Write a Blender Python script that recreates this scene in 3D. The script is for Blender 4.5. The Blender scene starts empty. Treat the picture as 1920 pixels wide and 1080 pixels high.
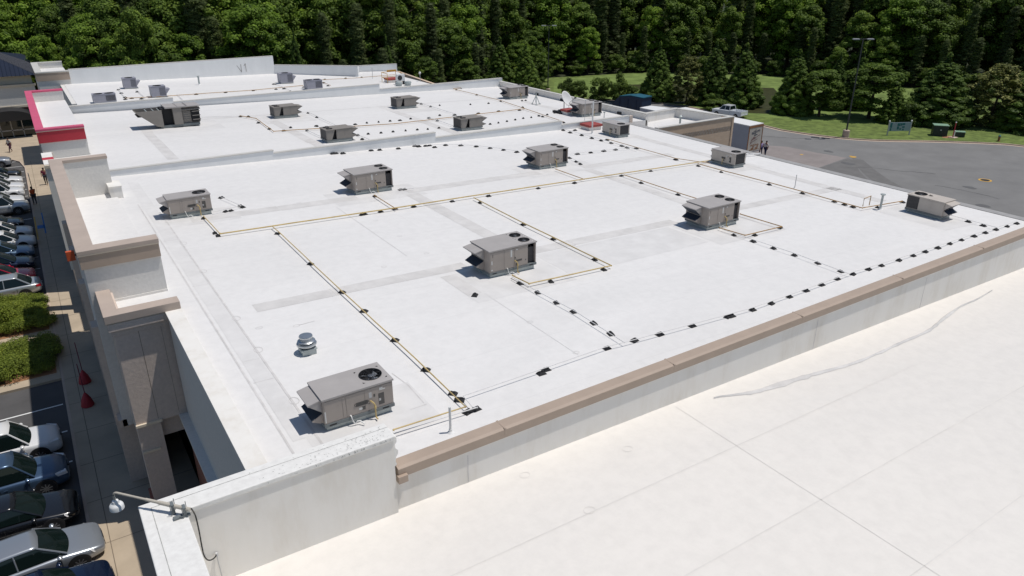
import bpy, bmesh, math, random
from mathutils import Vector, Matrix
rad = math.radians
sc = bpy.context.scene
COL = sc.collection

# ------------------------------------------------------------------ camera, sky, sun, exposure
CAMH = 20.0
YAW, PITCH, FPX = rad(33.2374), rad(23.7147), 1368.16
cd = bpy.data.cameras.new('camera'); cam = bpy.data.objects.new('camera', cd); COL.objects.link(cam)
cam.location = (0, 0, CAMH)
cam.rotation_euler = (rad(90) - PITCH, 0, -YAW)
cd.sensor_width = 36.0; cd.lens = FPX / 1920 * 36.0
cd.clip_start = 0.1; cd.clip_end = 3000
sc.camera = cam
SUNV = Vector((0.32, -0.14, 1.0)).normalized()          # towards the sun
w = bpy.data.worlds.new("World"); sc.world = w; w.use_nodes = True
nt = w.node_tree; bg = nt.nodes['Background']
sky = nt.nodes.new('ShaderNodeTexSky'); sky.sky_type = 'NISHITA'; sky.sun_disc = False
sky.sun_elevation = math.asin(SUNV.z); sky.sun_rotation = math.atan2(SUNV.x, SUNV.y)
sky.air_density = 1.2; sky.dust_density = 0.4; sky.ozone_density = 3.5
nt.links.new(sky.outputs[0], bg.inputs[0]); bg.inputs[1].default_value = 0.085
sd = bpy.data.lights.new('sun', 'SUN'); sd.energy = 4.5; sd.angle = rad(0.53); sd.color = (1.0, 0.955, 0.895)
sun = bpy.data.objects.new('sun', sd); COL.objects.link(sun)
sun.rotation_euler = SUNV.to_track_quat('Z', 'Y').to_euler(); sun.location = (20, 20, 60)
sc.view_settings.view_transform = 'Standard'; sc.view_settings.look = 'None'
sc.view_settings.exposure = -0.47; sc.view_settings.gamma = 1.0; sc.view_settings.use_curve_mapping = False
sc.cycles.max_bounces = 6; sc.cycles.diffuse_bounces = 3

# ------------------------------------------------------------------ survey: sight lines met with real planes of the place
_f = Vector((math.sin(YAW) * math.cos(PITCH), math.cos(YAW) * math.cos(PITCH), -math.sin(PITCH)))
_r = Vector((math.cos(YAW), -math.sin(YAW), 0)); _d = _f.cross(_r)
def ray(px, py): return _f + _r * ((px - 960) / FPX) + _d * ((py - 540) / FPX)
SL = 0.0279; RZ = 8.6
def rz(x): return RZ - SL * x                              # main roof surface
def R(px, py, h=0.0):                                      # point on the main roof (h above it)
    d = ray(px, py); t = -(CAMH - RZ - h) / (d.z + SL * d.x); return Vector((0, 0, CAMH)) + d * t
SL0 = 0.0235; RZ0 = 7.87
def rz0(x): return RZ0 - SL0 * x                           # lower roof of the near building
def R0(px, py, h=0.0):
    d = ray(px, py); t = -(CAMH - RZ0 - h) / (d.z + SL0 * d.x); return Vector((0, 0, CAMH)) + d * t
def G(px, py, z=0.0):
    d = ray(px, py); return Vector((0, 0, CAMH)) + d * ((z - CAMH) / d.z)
def YP(px, py, y):
    d = ray(px, py); return Vector((0, 0, CAMH)) + d * (y / d.y)
def XP(px, py, x):
    d = ray(px, py); return Vector((0, 0, CAMH)) + d * (x / d.x)
def HT(px, py, p):                                         # height reached above p on its vertical
    k = (py - 540) / FPX; a = _d - _f * k
    return -(a.x * p[0] + a.y * p[1]) / a.z + CAMH

# ------------------------------------------------------------------ materials
def nodes(m):
    m.use_nodes = True; t = m.node_tree; return t, t.nodes['Principled BSDF']
def mat(name, col, rough=0.6, metal=0.0, var=0.0, scale=3.0, bump=0.0, spec=None, coat=0.0, col2=None, detail=5.0, trans=0.0):
    m = bpy.data.materials.new(name); t, b = nodes(m)
    b.inputs['Roughness'].default_value = rough; b.inputs['Metallic'].default_value = metal
    if spec is not None: b.inputs['Specular IOR Level'].default_value = spec
    if coat: b.inputs['Coat Weight'].default_value = coat; b.inputs['Coat Roughness'].default_value = 0.05
    c = (*col, 1)
    if var or bump or col2:
        tc = t.nodes.new('ShaderNodeTexCoord'); n = t.nodes.new('ShaderNodeTexNoise')
        n.inputs['Scale'].default_value = scale; n.inputs['Detail'].default_value = detail; n.inputs['Roughness'].default_value = 0.62
        t.links.new(tc.outputs['Object'], n.inputs['Vector'])
        r = t.nodes.new('ShaderNodeValToRGB'); r.color_ramp.elements[0].position = 0.33; r.color_ramp.elements[1].position = 0.67
        lo = tuple(max(0, x * (1 - var)) for x in col); hi = tuple(min(1, x * (1 + var)) for x in (col2 or col))
        r.color_ramp.elements[0].color = (*lo, 1); r.color_ramp.elements[1].color = (*hi, 1)
        t.links.new(n.outputs['Fac'], r.inputs['Fac']); t.links.new(r.outputs['Color'], b.inputs['Base Color'])
        if bump:
            bp = t.nodes.new('ShaderNodeBump'); bp.inputs['Strength'].default_value = bump; bp.inputs['Distance'].default_value = 0.05
            t.links.new(n.outputs['Fac'], bp.inputs['Height']); t.links.new(bp.outputs['Normal'], b.inputs['Normal'])
    else: b.inputs['Base Color'].default_value = c
    return m

def membrane(name, base, dirt, seam=0.90, sx=30.0, sy=3.05, oy=0.0):
    """white single ply roofing: broad soft stains, fine mottling, faint lap seams"""
    m = bpy.data.materials.new(name); t, b = nodes(m); N = t.nodes.new; Lk = t.links.new
    tc = N('ShaderNodeTexCoord')
    n1 = N('ShaderNodeTexNoise'); n1.inputs['Scale'].default_value = 0.16; n1.inputs['Detail'].default_value = 8; n1.inputs['Roughness'].default_value = 0.6; n1.inputs['Distortion'].default_value = 0.6
    mp = N('ShaderNodeMapping'); mp.inputs['Scale'].default_value = (0.35, 1.0, 1.0); Lk(tc.outputs['Object'], mp.inputs[0]); Lk(mp.outputs[0], n1.inputs['Vector'])
    n2 = N('ShaderNodeTexNoise'); n2.inputs['Scale'].default_value = 2.6; n2.inputs['Detail'].default_value = 9; n2.inputs['Roughness'].default_value = 0.7; Lk(tc.outputs['Object'], n2.inputs['Vector'])
    r1 = N('ShaderNodeValToRGB'); r1.color_ramp.elements[0].position = 0.36; r1.color_ramp.elements[0].color = (*dirt, 1); r1.color_ramp.elements[1].position = 0.58; r1.color_ramp.elements[1].color = (*base, 1); Lk(n1.outputs['Fac'], r1.inputs[0])
    r2 = N('ShaderNodeValToRGB'); r2.color_ramp.elements[0].position = 0.30; r2.color_ramp.elements[0].color = (0.93, 0.93, 0.93, 1); r2.color_ramp.elements[1].position = 0.6; r2.color_ramp.elements[1].color = (1, 1, 1, 1); Lk(n2.outputs['Fac'], r2.inputs[0])
    mx = N('ShaderNodeMix'); mx.data_type = 'RGBA'; mx.blend_type = 'MULTIPLY'; mx.inputs[0].default_value = 1; Lk(r1.outputs[0], mx.inputs[6]); Lk(r2.outputs[0], mx.inputs[7])
    mp2 = N('ShaderNodeMapping'); mp2.inputs['Location'].default_value = (0, oy, 0); Lk(tc.outputs['Object'], mp2.inputs[0])
    bk = N('ShaderNodeTexBrick'); bk.inputs['Scale'].default_value = 1.0; bk.inputs['Brick Width'].default_value = sx; bk.inputs['Row Height'].default_value = sy
    bk.inputs['Mortar Size'].default_value = 0.03; bk.inputs['Mortar Smooth'].default_value = 0.6
    bk.inputs['Color1'].default_value = (1, 1, 1, 1); bk.inputs['Color2'].default_value = (0.985, 0.985, 0.985, 1); bk.inputs['Mortar'].default_value = (seam, seam, seam, 1); Lk(mp2.outputs[0], bk.inputs['Vector'])
    m2 = N('ShaderNodeMix'); m2.data_type = 'RGBA'; m2.blend_type = 'MULTIPLY'; m2.inputs[0].default_value = 1; Lk(mx.outputs[2], m2.inputs[6]); Lk(bk.outputs['Color'], m2.inputs[7])
    Lk(m2.outputs[2], b.inputs['Base Color']); b.inputs['Roughness'].default_value = 0.55
    bp = N('ShaderNodeBump'); bp.inputs['Strength'].default_value = 0.12; bp.inputs['Distance'].default_value = 0.03; Lk(n2.outputs['Fac'], bp.inputs['Height']); Lk(bp.outputs[0], b.inputs['Normal'])
    return m

def streaky(name, col, col2, streak=(0.86, 0.84, 0.80)):
    """painted wall / membrane wall with vertical rain streaks"""
    m = bpy.data.materials.new(name); t, b = nodes(m); N = t.nodes.new; Lk = t.links.new
    tc = N('ShaderNodeTexCoord')
    mp = N('ShaderNodeMapping'); mp.inputs['Scale'].default_value = (0.8, 0.8, 0.22); Lk(tc.outputs['Object'], mp.inputs[0])
    n = N('ShaderNodeTexNoise'); n.inputs['Scale'].default_value = 1.6; n.inputs['Detail'].default_value = 8; n.inputs['Roughness'].default_value = 0.65; Lk(mp.outputs[0], n.inputs['Vector'])
    r = N('ShaderNodeValToRGB'); r.color_ramp.elements[0].position = 0.30; r.color_ramp.elements[0].color = tuple(a * s for a, s in zip(col, streak)) + (1,)
    e = r.color_ramp.elements.new(0.5); e.color = (*col, 1); r.color_ramp.elements[2].position = 0.72; r.color_ramp.elements[2].color = (*col2, 1)
    Lk(n.outputs['Fac'], r.inputs[0]); Lk(r.outputs[0], b.inputs['Base Color']); b.inputs['Roughness'].default_value = 0.75
    return m

def foliage(name, dark, light, tip, trans=0.25):
    m = bpy.data.materials.new(name); t, b = nodes(m); N = t.nodes.new; Lk = t.links.new
    at = N('ShaderNodeAttribute'); at.attribute_name = 'leafv'
    oi = N('ShaderNodeObjectInfo')
    ad = N('ShaderNodeMath'); ad.operation = 'MULTIPLY_ADD'; ad.inputs[1].default_value = 0.30; ad.inputs[2].default_value = -0.15; Lk(oi.outputs['Random'], ad.inputs[0])
    a2 = N('ShaderNodeMath'); a2.operation = 'ADD'; Lk(at.outputs['Fac'], a2.inputs[0]); Lk(ad.outputs[0], a2.inputs[1])
    r = N('ShaderNodeValToRGB'); r.color_ramp.elements[0].position = 0.05; r.color_ramp.elements[0].color = (*dark, 1)
    e = r.color_ramp.elements.new(0.6); e.color = (*light, 1); r.color_ramp.elements[2].position = 1.0; r.color_ramp.elements[2].color = (*tip, 1)
    Lk(a2.outputs[0], r.inputs[0]); Lk(r.outputs[0], b.inputs['Base Color']); b.inputs['Roughness'].default_value = 0.6; b.inputs['Specular IOR Level'].default_value = 0.25
    tr = N('ShaderNodeBsdfTranslucent'); Lk(r.outputs[0], tr.inputs[0]); ms = N('ShaderNodeMixShader'); ms.inputs[0].default_value = trans
    Lk(b.outputs[0], ms.inputs[1]); Lk(tr.outputs[0], ms.inputs[2]); Lk(ms.outputs[0], t.nodes['Material Output'].inputs[0])
    return m

def brick(name, c1, c2, mortar, sc_=1.0, w_=0.22, h_=0.075, axis='XZ'):
    m = bpy.data.materials.new(name); t, b = nodes(m); N = t.nodes.new; Lk = t.links.new
    tc = N('ShaderNodeTexCoord'); sp = N('ShaderNodeSeparateXYZ'); cb = N('ShaderNodeCombineXYZ'); Lk(tc.outputs['Object'], sp.inputs[0])
    ad = N('ShaderNodeMath'); ad.operation = 'ADD'; Lk(sp.outputs['X'], ad.inputs[0]); Lk(sp.outputs['Y'], ad.inputs[1])
    Lk(ad.outputs[0], cb.inputs['X']); Lk(sp.outputs['Z'], cb.inputs['Y'])
    k = N('ShaderNodeTexBrick'); k.inputs['Scale'].default_value = sc_; k.inputs['Brick Width'].default_value = w_; k.inputs['Row Height'].default_value = h_; k.inputs['Mortar Size'].default_value = 0.008
    k.inputs['Color1'].default_value = (*c1, 1); k.inputs['Color2'].default_value = (*c2, 1); k.inputs['Mortar'].default_value = (*mortar, 1); Lk(cb.outputs[0], k.inputs['Vector'])
    Lk(k.outputs['Color'], b.inputs['Base Color']); b.inputs['Roughness'].default_value = 0.85
    return m

M = {}
M['roof'] = membrane('white_membrane', (0.792, 0.775, 0.757), (0.745, 0.73, 0.713), seam=0.955)
M['roof0'] = membrane('cream_membrane', (0.795, 0.757, 0.705), (0.76, 0.727, 0.682), seam=0.985, sx=14.8, sy=2.72, oy=0.03)
M['band'] = mat('membrane_walkway', (0.625, 0.605, 0.585), 0.6, var=0.05, scale=1.2, col2=(0.675, 0.655, 0.635))
M['band2'] = mat('membrane_patch', (0.67, 0.655, 0.64), 0.6, var=0.03, scale=1.0, col2=(0.72, 0.705, 0.69))
M['seam'] = mat('membrane_seam', (0.62, 0.60, 0.585), 0.7, var=0.12, scale=2.0)
M['seam0'] = mat('lap_seam', (0.72, 0.69, 0.65), 0.7, var=0.06, scale=1.5)
M['pwall'] = streaky('membrane_wall', (0.80, 0.775, 0.73), (0.83, 0.81, 0.77), (0.90, 0.88, 0.85))
M['pwall2'] = streaky('membrane_wall_grey', (0.79, 0.80, 0.80), (0.83, 0.835, 0.835), (0.96, 0.96, 0.96))
M['scuff'] = mat('scuffed_coping', (0.77, 0.755, 0.725), 0.6, var=0.06, scale=6.0, col2=(0.78, 0.77, 0.74))
M['mould'] = mat('mildew_specks', (0.42, 0.42, 0.40), 0.9, var=0.3, scale=20)
M['tan'] = mat('tan_metal', (0.405, 0.318, 0.252), 0.6, var=0.05, scale=1.5)
M['tanlt'] = mat('tan_coping', (0.47, 0.385, 0.325), 0.6, var=0.07, scale=1.1)
M['tandk'] = mat('tan_fascia', (0.42, 0.33, 0.26), 0.6, var=0.06, scale=1.3)
M['stucco'] = mat('beige_stucco', (0.62, 0.52, 0.45), 0.9, var=0.07, scale=9, bump=0.2)
M['stuccow'] = mat('grey_stucco', (0.70, 0.68, 0.645), 0.9, var=0.05, scale=8, bump=0.15)
M['cream'] = mat('cream_trim', (0.74, 0.64, 0.50), 0.7, var=0.03, scale=4)
M['edge'] = mat('edge_flashing', (0.36, 0.35, 0.34), 0.5, var=0.1, scale=2)
M['brick'] = brick('red_brick', (0.26, 0.085, 0.06), (0.33, 0.12, 0.075), (0.25, 0.2, 0.17))
M['tanbrick'] = brick('tan_block', (0.60, 0.455, 0.33), (0.66, 0.51, 0.375), (0.55, 0.43, 0.33), w_=0.4, h_=0.2)
M['red'] = mat('red_paint', (0.52, 0.035, 0.055), 0.5, var=0.05, scale=2)
M['pink'] = mat('faded_red_coping', (0.62, 0.10, 0.19), 0.55, var=0.06, scale=1.5)
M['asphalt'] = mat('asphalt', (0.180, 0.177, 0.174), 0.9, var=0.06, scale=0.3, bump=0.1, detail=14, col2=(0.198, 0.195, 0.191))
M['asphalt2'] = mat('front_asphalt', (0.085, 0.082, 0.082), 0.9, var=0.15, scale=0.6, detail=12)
M['patch'] = mat('asphalt_patch', (0.150, 0.146, 0.142), 0.9, var=0.1, scale=1.0, detail=10)
M['patchlt'] = mat('worn_concrete', (0.255, 0.225, 0.215), 0.9, var=0.12, scale=0.5, detail=10)
M['conc'] = mat('concrete', (0.46, 0.375, 0.275), 0.9, var=0.09, scale=0.9, detail=10, bump=0.05)
M['kerb'] = mat('kerb_concrete', (0.50, 0.40, 0.32), 0.9, var=0.08, scale=1.5)
M['joint'] = mat('joint', (0.20, 0.16, 0.12), 0.9)
M['line'] = mat('road_paint', (0.78, 0.78, 0.76), 0.7, var=0.06, scale=5)
M['yline'] = mat('yellow_paint', (0.62, 0.36, 0.06), 0.7, var=0.1, scale=5)
M['blue'] = mat('blue_paint', (0.03, 0.16, 0.42), 0.7, var=0.1, scale=5)
M['grass'] = mat('lawn_grass', (0.085, 0.125, 0.022), 0.95, var=0.25, scale=0.9, detail=14, col2=(0.14, 0.19, 0.04), bump=0.4)
M['grassfar'] = mat('field_grass', (0.115, 0.17, 0.032), 0.95, var=0.25, scale=0.35, detail=14, col2=(0.155, 0.215, 0.05), bump=0.3)
M['soil'] = mat('woodland_floor', (0.035, 0.045, 0.015), 0.95, var=0.4, scale=0.3, detail=12)
M['clay'] = mat('red_clay', (0.32, 0.16, 0.08), 0.95, var=0.2, scale=1.5)
M['pond'] = mat('pond_water', (0.045, 0.048, 0.018), 0.5, var=0.25, scale=0.8, spec=0.12)
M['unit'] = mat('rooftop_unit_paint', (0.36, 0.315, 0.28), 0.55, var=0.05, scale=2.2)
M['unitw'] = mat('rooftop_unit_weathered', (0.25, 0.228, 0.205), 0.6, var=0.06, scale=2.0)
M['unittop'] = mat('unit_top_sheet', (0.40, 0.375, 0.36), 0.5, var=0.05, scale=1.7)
M['unitbeige'] = mat('unit_beige', (0.50, 0.45, 0.40), 0.55, var=0.05, scale=2)
M['galv'] = mat('galvanised_steel', (0.42, 0.46, 0.45), 0.45, metal=0.2, var=0.1, scale=5)
M['galvdk'] = mat('unit_base_rail', (0.16, 0.18, 0.185), 0.5, var=0.1, scale=4)
M['greyu'] = mat('grey_condenser', (0.32, 0.32, 0.37), 0.5, var=0.06, scale=4)
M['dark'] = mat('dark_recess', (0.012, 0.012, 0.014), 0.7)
M['mesh'] = mat('filter_mesh', (0.035, 0.045, 0.065), 0.7, var=0.15, scale=30)
M['coil'] = mat('coil_fins', (0.045, 0.042, 0.045), 0.6, var=0.2, scale=14)
M['blade'] = mat('fan_blade', (0.20, 0.22, 0.25), 0.4, metal=0.3)
M['wire'] = mat('fan_guard_wire', (0.04, 0.04, 0.045), 0.5)
M['decal'] = mat('decal_white', (0.62, 0.62, 0.60), 0.6)
M['decald'] = mat('decal_dark', (0.09, 0.085, 0.08), 0.6)
M['gas'] = mat('yellow_gas_pipe', (0.56, 0.42, 0.18), 0.5, var=0.15, scale=3)
M['gasr'] = mat('rusty_gas_pipe', (0.40, 0.24, 0.09), 0.6, var=0.3, scale=4)
M['cond'] = mat('grey_conduit', (0.72, 0.71, 0.70), 0.5, var=0.05, scale=3)
M['pvc'] = mat('white_pvc', (0.75, 0.75, 0.73), 0.45)
M['pad'] = mat('black_rubber', (0.022, 0.022, 0.024), 0.8, var=0.2, scale=12)
M['alum'] = mat('spun_aluminium', (0.58, 0.60, 0.61), 0.32, metal=0.85, var=0.05, scale=6)
M['steel'] = mat('painted_steel', (0.5, 0.5, 0.5), 0.4, var=0.05, scale=4)
M['bronze'] = mat('dark_bronze_pole', (0.05, 0.055, 0.05), 0.5)
M['white'] = mat('white_paint', (0.78, 0.78, 0.77), 0.5, var=0.02, scale=4)
M['hatch'] = mat('hatch_red', (0.33, 0.06, 0.05), 0.6, var=0.1, scale=3)
M['green'] = mat('green_enclosure', (0.018, 0.030, 0.026), 0.5, var=0.1, scale=3)
M['greentop'] = mat('green_enclosure_top', (0.22, 0.36, 0.25), 0.5, var=0.1, scale=2)
M['teal'] = mat('teal_print', (0.02, 0.15, 0.16), 0.6)
M['glass'] = mat('vehicle_glass', (0.006, 0.012, 0.011), 0.05, spec=0.6)
M['tyre'] = mat('tyre_rubber', (0.015, 0.015, 0.016), 0.8)
M['rim'] = mat('alloy_rim', (0.35, 0.35, 0.36), 0.35, metal=0.7)
M['lamp'] = mat('lamp_lens', (0.75, 0.75, 0.75), 0.12, spec=0.8)
M['tail'] = mat('tail_lens', (0.45, 0.01, 0.02), 0.2)
M['trim'] = mat('black_trim', (0.02, 0.02, 0.022), 0.45)
M['chrome'] = mat('chrome', (0.7, 0.7, 0.7), 0.15, metal=1.0)
M['amber'] = mat('amber_lens', (0.6, 0.22, 0.02), 0.3)
M['bark'] = mat('bark', (0.07, 0.05, 0.035), 0.95, var=0.3, scale=3)
M['skin'] = mat('skin', (0.30, 0.16, 0.10), 0.6)
M['hair'] = mat('dark_hair', (0.02, 0.014, 0.01), 0.7)
M['blueroof'] = mat('blue_metal_roof', (0.011, 0.017, 0.036), 0.6, var=0.08, scale=1.0, spec=0.3)
M['trailerside'] = mat('trailer_side', (0.36, 0.38, 0.44), 0.5, var=0.05, scale=0.8)
M['trailerend'] = mat('trailer_door', (0.52, 0.48, 0.42), 0.6, var=0.12, scale=0.9)
M['rust'] = mat('rust', (0.28, 0.13, 0.06), 0.9, var=0.3, scale=6)
M['deepblue'] = mat('dark_blue_steel', (0.012, 0.03, 0.07), 0.35, var=0.2, scale=1.5)
M['tarp'] = mat('teal_tarp', (0.01, 0.10, 0.15), 0.5, var=0.2, scale=1.5)
M['cable'] = mat('black_cable', (0.02, 0.02, 0.02), 0.6)
M['umbrella'] = mat('red_vinyl', (0.42, 0.03, 0.04), 0.6, var=0.1, scale=4)
M['pole'] = mat('maroon_pole', (0.16, 0.02, 0.05), 0.5)
M['beigepipe'] = mat('beige_painted_pipe', (0.50, 0.46, 0.39), 0.5, var=0.08, scale=5)
F_DEC = foliage('broadleaf_leaves', (0.045, 0.080, 0.012), (0.155, 0.240, 0.036), (0.35, 0.46, 0.075), .42)
F_DEC2 = foliage('broadleaf_leaves_bright', (0.075, 0.135, 0.018), (0.24, 0.37, 0.046), (0.45, 0.60, 0.09), .45)
F_PINE = foliage('pine_needles', (0.045, 0.064, 0.022), (0.140, 0.185, 0.055), (0.27, 0.32, 0.09), 0.38)
F_CON = foliage('cryptomeria_foliage', (0.040, 0.076, 0.014), (0.155, 0.240, 0.038), (0.34, 0.44, 0.07), 0.38)
F_MAG = foliage('magnolia_leaves', (0.040, 0.052, 0.012), (0.17, 0.185, 0.040), (0.50, 0.49, 0.18), 0.28)
F_BUSH = foliage('bush_leaves', (0.045, 0.075, 0.014), (0.145, 0.215, 0.036), (0.27, 0.35, 0.06), .38)
F_HEDGE = foliage('shrub_leaves', (0.06, 0.085, 0.014), (0.22, 0.28, 0.038), (0.40, 0.45, 0.07), .35)

# ------------------------------------------------------------------ mesh builder
class MB:
    def __init__(s): s.v = []; s.f = []; s.m = []; s.a = []
    def add(s, pts, faces, mi=0):
        o = len(s.v); s.v += [tuple(p) for p in pts]
        for f in faces: s.f.append([o + i for i in f]); s.m.append(mi)
        return s
    def poly(s, pts, mi=0): return s.add(pts, [list(range(len(pts)))], mi)
    def box(s, x0, x1, y0, y1, z0, z1, mi=0, skip=''):
        p = [(x0, y0, z0), (x1, y0, z0), (x1, y1, z0), (x0, y1, z0), (x0, y0, z1), (x1, y0, z1), (x1, y1, z1), (x0, y1, z1)]
        F = {'b': [3, 2, 1, 0], 't': [4, 5, 6, 7], 'f': [0, 1, 5, 4], 'r': [1, 2, 6, 5], 'k': [2, 3, 7, 6], 'l': [3, 0, 4, 7]}
        return s.add(p, [v for k, v in F.items() if k not in skip], mi)
    def hexa(s, p, mi=0):    # 8 points: bottom loop, top loop
        return s.add(p, [[3, 2, 1, 0], [4, 5, 6, 7], [0, 1, 5, 4], [1, 2, 6, 5], [2, 3, 7, 6], [3, 0, 4, 7]], mi)
    def prism(s, poly, z0, z1, mi=0, zf=None):
        n = len(poly); b = [(x, y, (z0(x) if callable(z0) else z0)) for x, y in poly]; t = [(x, y, (z1(x) if callable(z1) else z1)) for x, y in poly]
        return s.add(b + t, [list(range(n))[::-1], list(range(n, 2 * n))] + [[i, (i + 1) % n, n + (i + 1) % n, n + i] for i in range(n)], mi)
    def extr(s, prof, axis, a0, a1, mi=0):   # 2D profile extruded: axis 'y' -> prof is (x,z); 'x' -> prof is (y,z)
        n = len(prof)
        g = (lambda u, v, a: (u, a, v)) if axis == 'y' else (lambda u, v, a: (a, u, v))
        p = [g(u, v, a0) for u, v in prof] + [g(u, v, a1) for u, v in prof]
        return s.add(p, [list(range(n))[::-1], list(range(n, 2 * n))] + [[i, (i + 1) % n, n + (i + 1) % n, n + i] for i in range(n)], mi)
    def wallseg(s, a, b, th, z0, z1, mi=0):  # wall from a to b (xy), thickness th to the left, heights may be functions of x
        a = Vector(a[:2]); b = Vector(b[:2]); d = (b - a).normalized(); nrm = Vector((-d.y, d.x)) * th
        return s.prism([tuple(a), tuple(b), tuple(b + nrm), tuple(a + nrm)], z0, z1, mi)
    def tube(s, pts, r, n=8, mi=0, r2=None, cap=True):
        pts = [Vector(p) for p in pts]; m = len(pts); rings = []
        up = Vector((0, 0, 1))
        for i, p in enumerate(pts):
            d = (pts[min(i + 1, m - 1)] - pts[max(i - 1, 0)]).normalized()
            u = up if abs(d.z) < 0.95 else Vector((1, 0, 0))
            a = d.cross(u).normalized(); b = a.cross(d)
            rr = r if r2 is None else r + (r2 - r) * i / (m - 1)
            rings.append([p + (a * math.cos(t) + b * math.sin(t)) * rr for t in [2 * math.pi * k / n for k in range(n)]])
        P = [q for rg in rings for q in rg]; Fc = []
        for i in range(m - 1):
            for k in range(n): Fc.append([i * n + k, i * n + (k + 1) % n, (i + 1) * n + (k + 1) % n, (i + 1) * n + k])
        if cap: Fc += [list(range(n))[::-1], list(range((m - 1) * n, m * n))]
        return s.add(P, Fc, mi)
    def lathe(s, prof, c=(0, 0, 0), n=24, mi=0):
        P = []; Fc = []; m = len(prof)
        for r, z in prof:
            for k in range(n): t = 2 * math.pi * k / n; P.append((c[0] + r * math.cos(t), c[1] + r * math.sin(t), c[2] + z))
        for i in range(m - 1):
            for k in range(n): Fc.append([i * n + k, i * n + (k + 1) % n, (i + 1) * n + (k + 1) % n, (i + 1) * n + k])
        Fc += [list(range(n))[::-1], list(range((m - 1) * n, m * n))]
        return s.add(P, Fc, mi)
    def ellipsoid(s, c, r, n=12, mi=0):
        P = []; Fc = []; m = n // 2 + 1
        for i in range(m):
            ph = math.pi * (i + 0.02) / (m - 0.96)
            for k in range(n): t = 2 * math.pi * k / n; P.append((c[0] + r[0] * math.sin(ph) * math.cos(t), c[1] + r[1] * math.sin(ph) * math.sin(t), c[2] + r[2] * math.cos(ph)))
        for i in range(m - 1):
            for k in range(n): Fc.append([i * n + k, i * n + (k + 1) % n, (i + 1) * n + (k + 1) % n, (i + 1) * n + k])
        return s.add(P, Fc, mi)
    def build(s, name, mats, parent=None, smooth=False, bevel=0.0, subsurf=0, sharp=35, norm=True):
        me = bpy.data.meshes.new(name); me.from_pydata(s.v, [], s.f)
        if not isinstance(mats, (list, tuple)): mats = [mats]
        for k in mats: me.materials.append(M[k] if isinstance(k, str) else k)
        me.polygons.foreach_set('material_index', s.m)
        if s.a:
            at = me.attributes.new('leafv', 'FLOAT', 'FACE'); at.data.foreach_set('value', s.a)
        if norm:
            bm = bmesh.new(); bm.from_mesh(me); bmesh.ops.recalc_face_normals(bm, faces=bm.faces); bm.to_mesh(me); bm.free()
        if smooth:
            for p in me.polygons: p.use_smooth = True
            try: me.set_sharp_from_angle(angle=rad(sharp))
            except Exception: pass
        o = bpy.data.objects.new(name, me); COL.objects.link(o)
        if parent: o.parent = parent
        if bevel:
            md = o.modifiers.new('bevel', 'BEVEL'); md.width = bevel; md.segments = 2; md.limit_method = 'ANGLE'
        if subsurf:
            md = o.modifiers.new('sub', 'SUBSURF'); md.levels = subsurf; md.render_levels = subsurf
        return o

def tag(o, label=None, cat=None, group=None, kind=None):
    if label: o['label'] = label
    if cat: o['category'] = cat
    if group: o['group'] = group
    if kind: o['kind'] = kind
    return o
def empty(name, label, cat, loc=(0, 0, 0), rz_=0.0, group=None):
    o = bpy.data.objects.new(name, None); COL.objects.link(o); o.location = loc; o.rotation_euler = (0, 0, rz_); o.empty_display_size = 0.2
    return tag(o, label, cat, group)
CH = {}
def kids(o): return [c for c in bpy.data.objects if c.parent == o]
def copy_tree(o, parent=None, tree=None):
    c = o.copy(); COL.objects.link(c); c.parent = parent
    for ch in kids(o): copy_tree(ch, c)
    return c
def text_mesh(txt, size, m, name, parent, loc, rot, extrude=0.004, align='CENTER'):
    cu = bpy.data.curves.new('t', 'FONT'); cu.body = txt; cu.size = size; cu.extrude = extrude; cu.align_x = align; cu.align_y = 'CENTER'
    ob = bpy.data.objects.new('t', cu); COL.objects.link(ob)
    bpy.context.view_layer.update()
    me = bpy.data.meshes.new_from_object(ob.evaluated_get(bpy.context.evaluated_depsgraph_get())); me.name = name
    bpy.data.objects.remove(ob)
    me.materials.clear(); me.materials.append(M[m])
    o = bpy.data.objects.new(name, me); COL.objects.link(o); o.parent = parent; o.location = loc; o.rotation_euler = rot
    return o

# ------------------------------------------------------------------ GROUND
def strip(b, a, c, w_, h_, zf, mi=0):
    a = Vector(a); c = Vector(c); d = (c - a).normalized(); n = Vector((-d.y, d.x)) * w_ / 2
    P = [a - n, c - n, c + n, a + n]; b.poly([(p.x, p.y, zf(p.x) + h_) for p in P], mi)
def sheet(name, pts, z, m, kind='structure'):
    b = MB().poly([(p[0], p[1], z) for p in pts]); return tag(b.build(name, m), kind=kind)
gm = MB(); NG = 40; SZ = 1500
gm.poly([(-SZ, -SZ, -0.03), (SZ, -SZ, -0.03), (SZ, SZ, -0.03), (-SZ, SZ, -0.03)])
tag(gm.build('ground', 'soil'), kind='structure')
sheet('parking_lot', [(-70, -30), (-1.55, -30), (-1.55, 94), (-1.95, 97.5), (-3.2, 100.25), (-5, 100.95), (-24, 101.45), (-70, 101.45)], 0.0, 'asphalt2')
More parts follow.
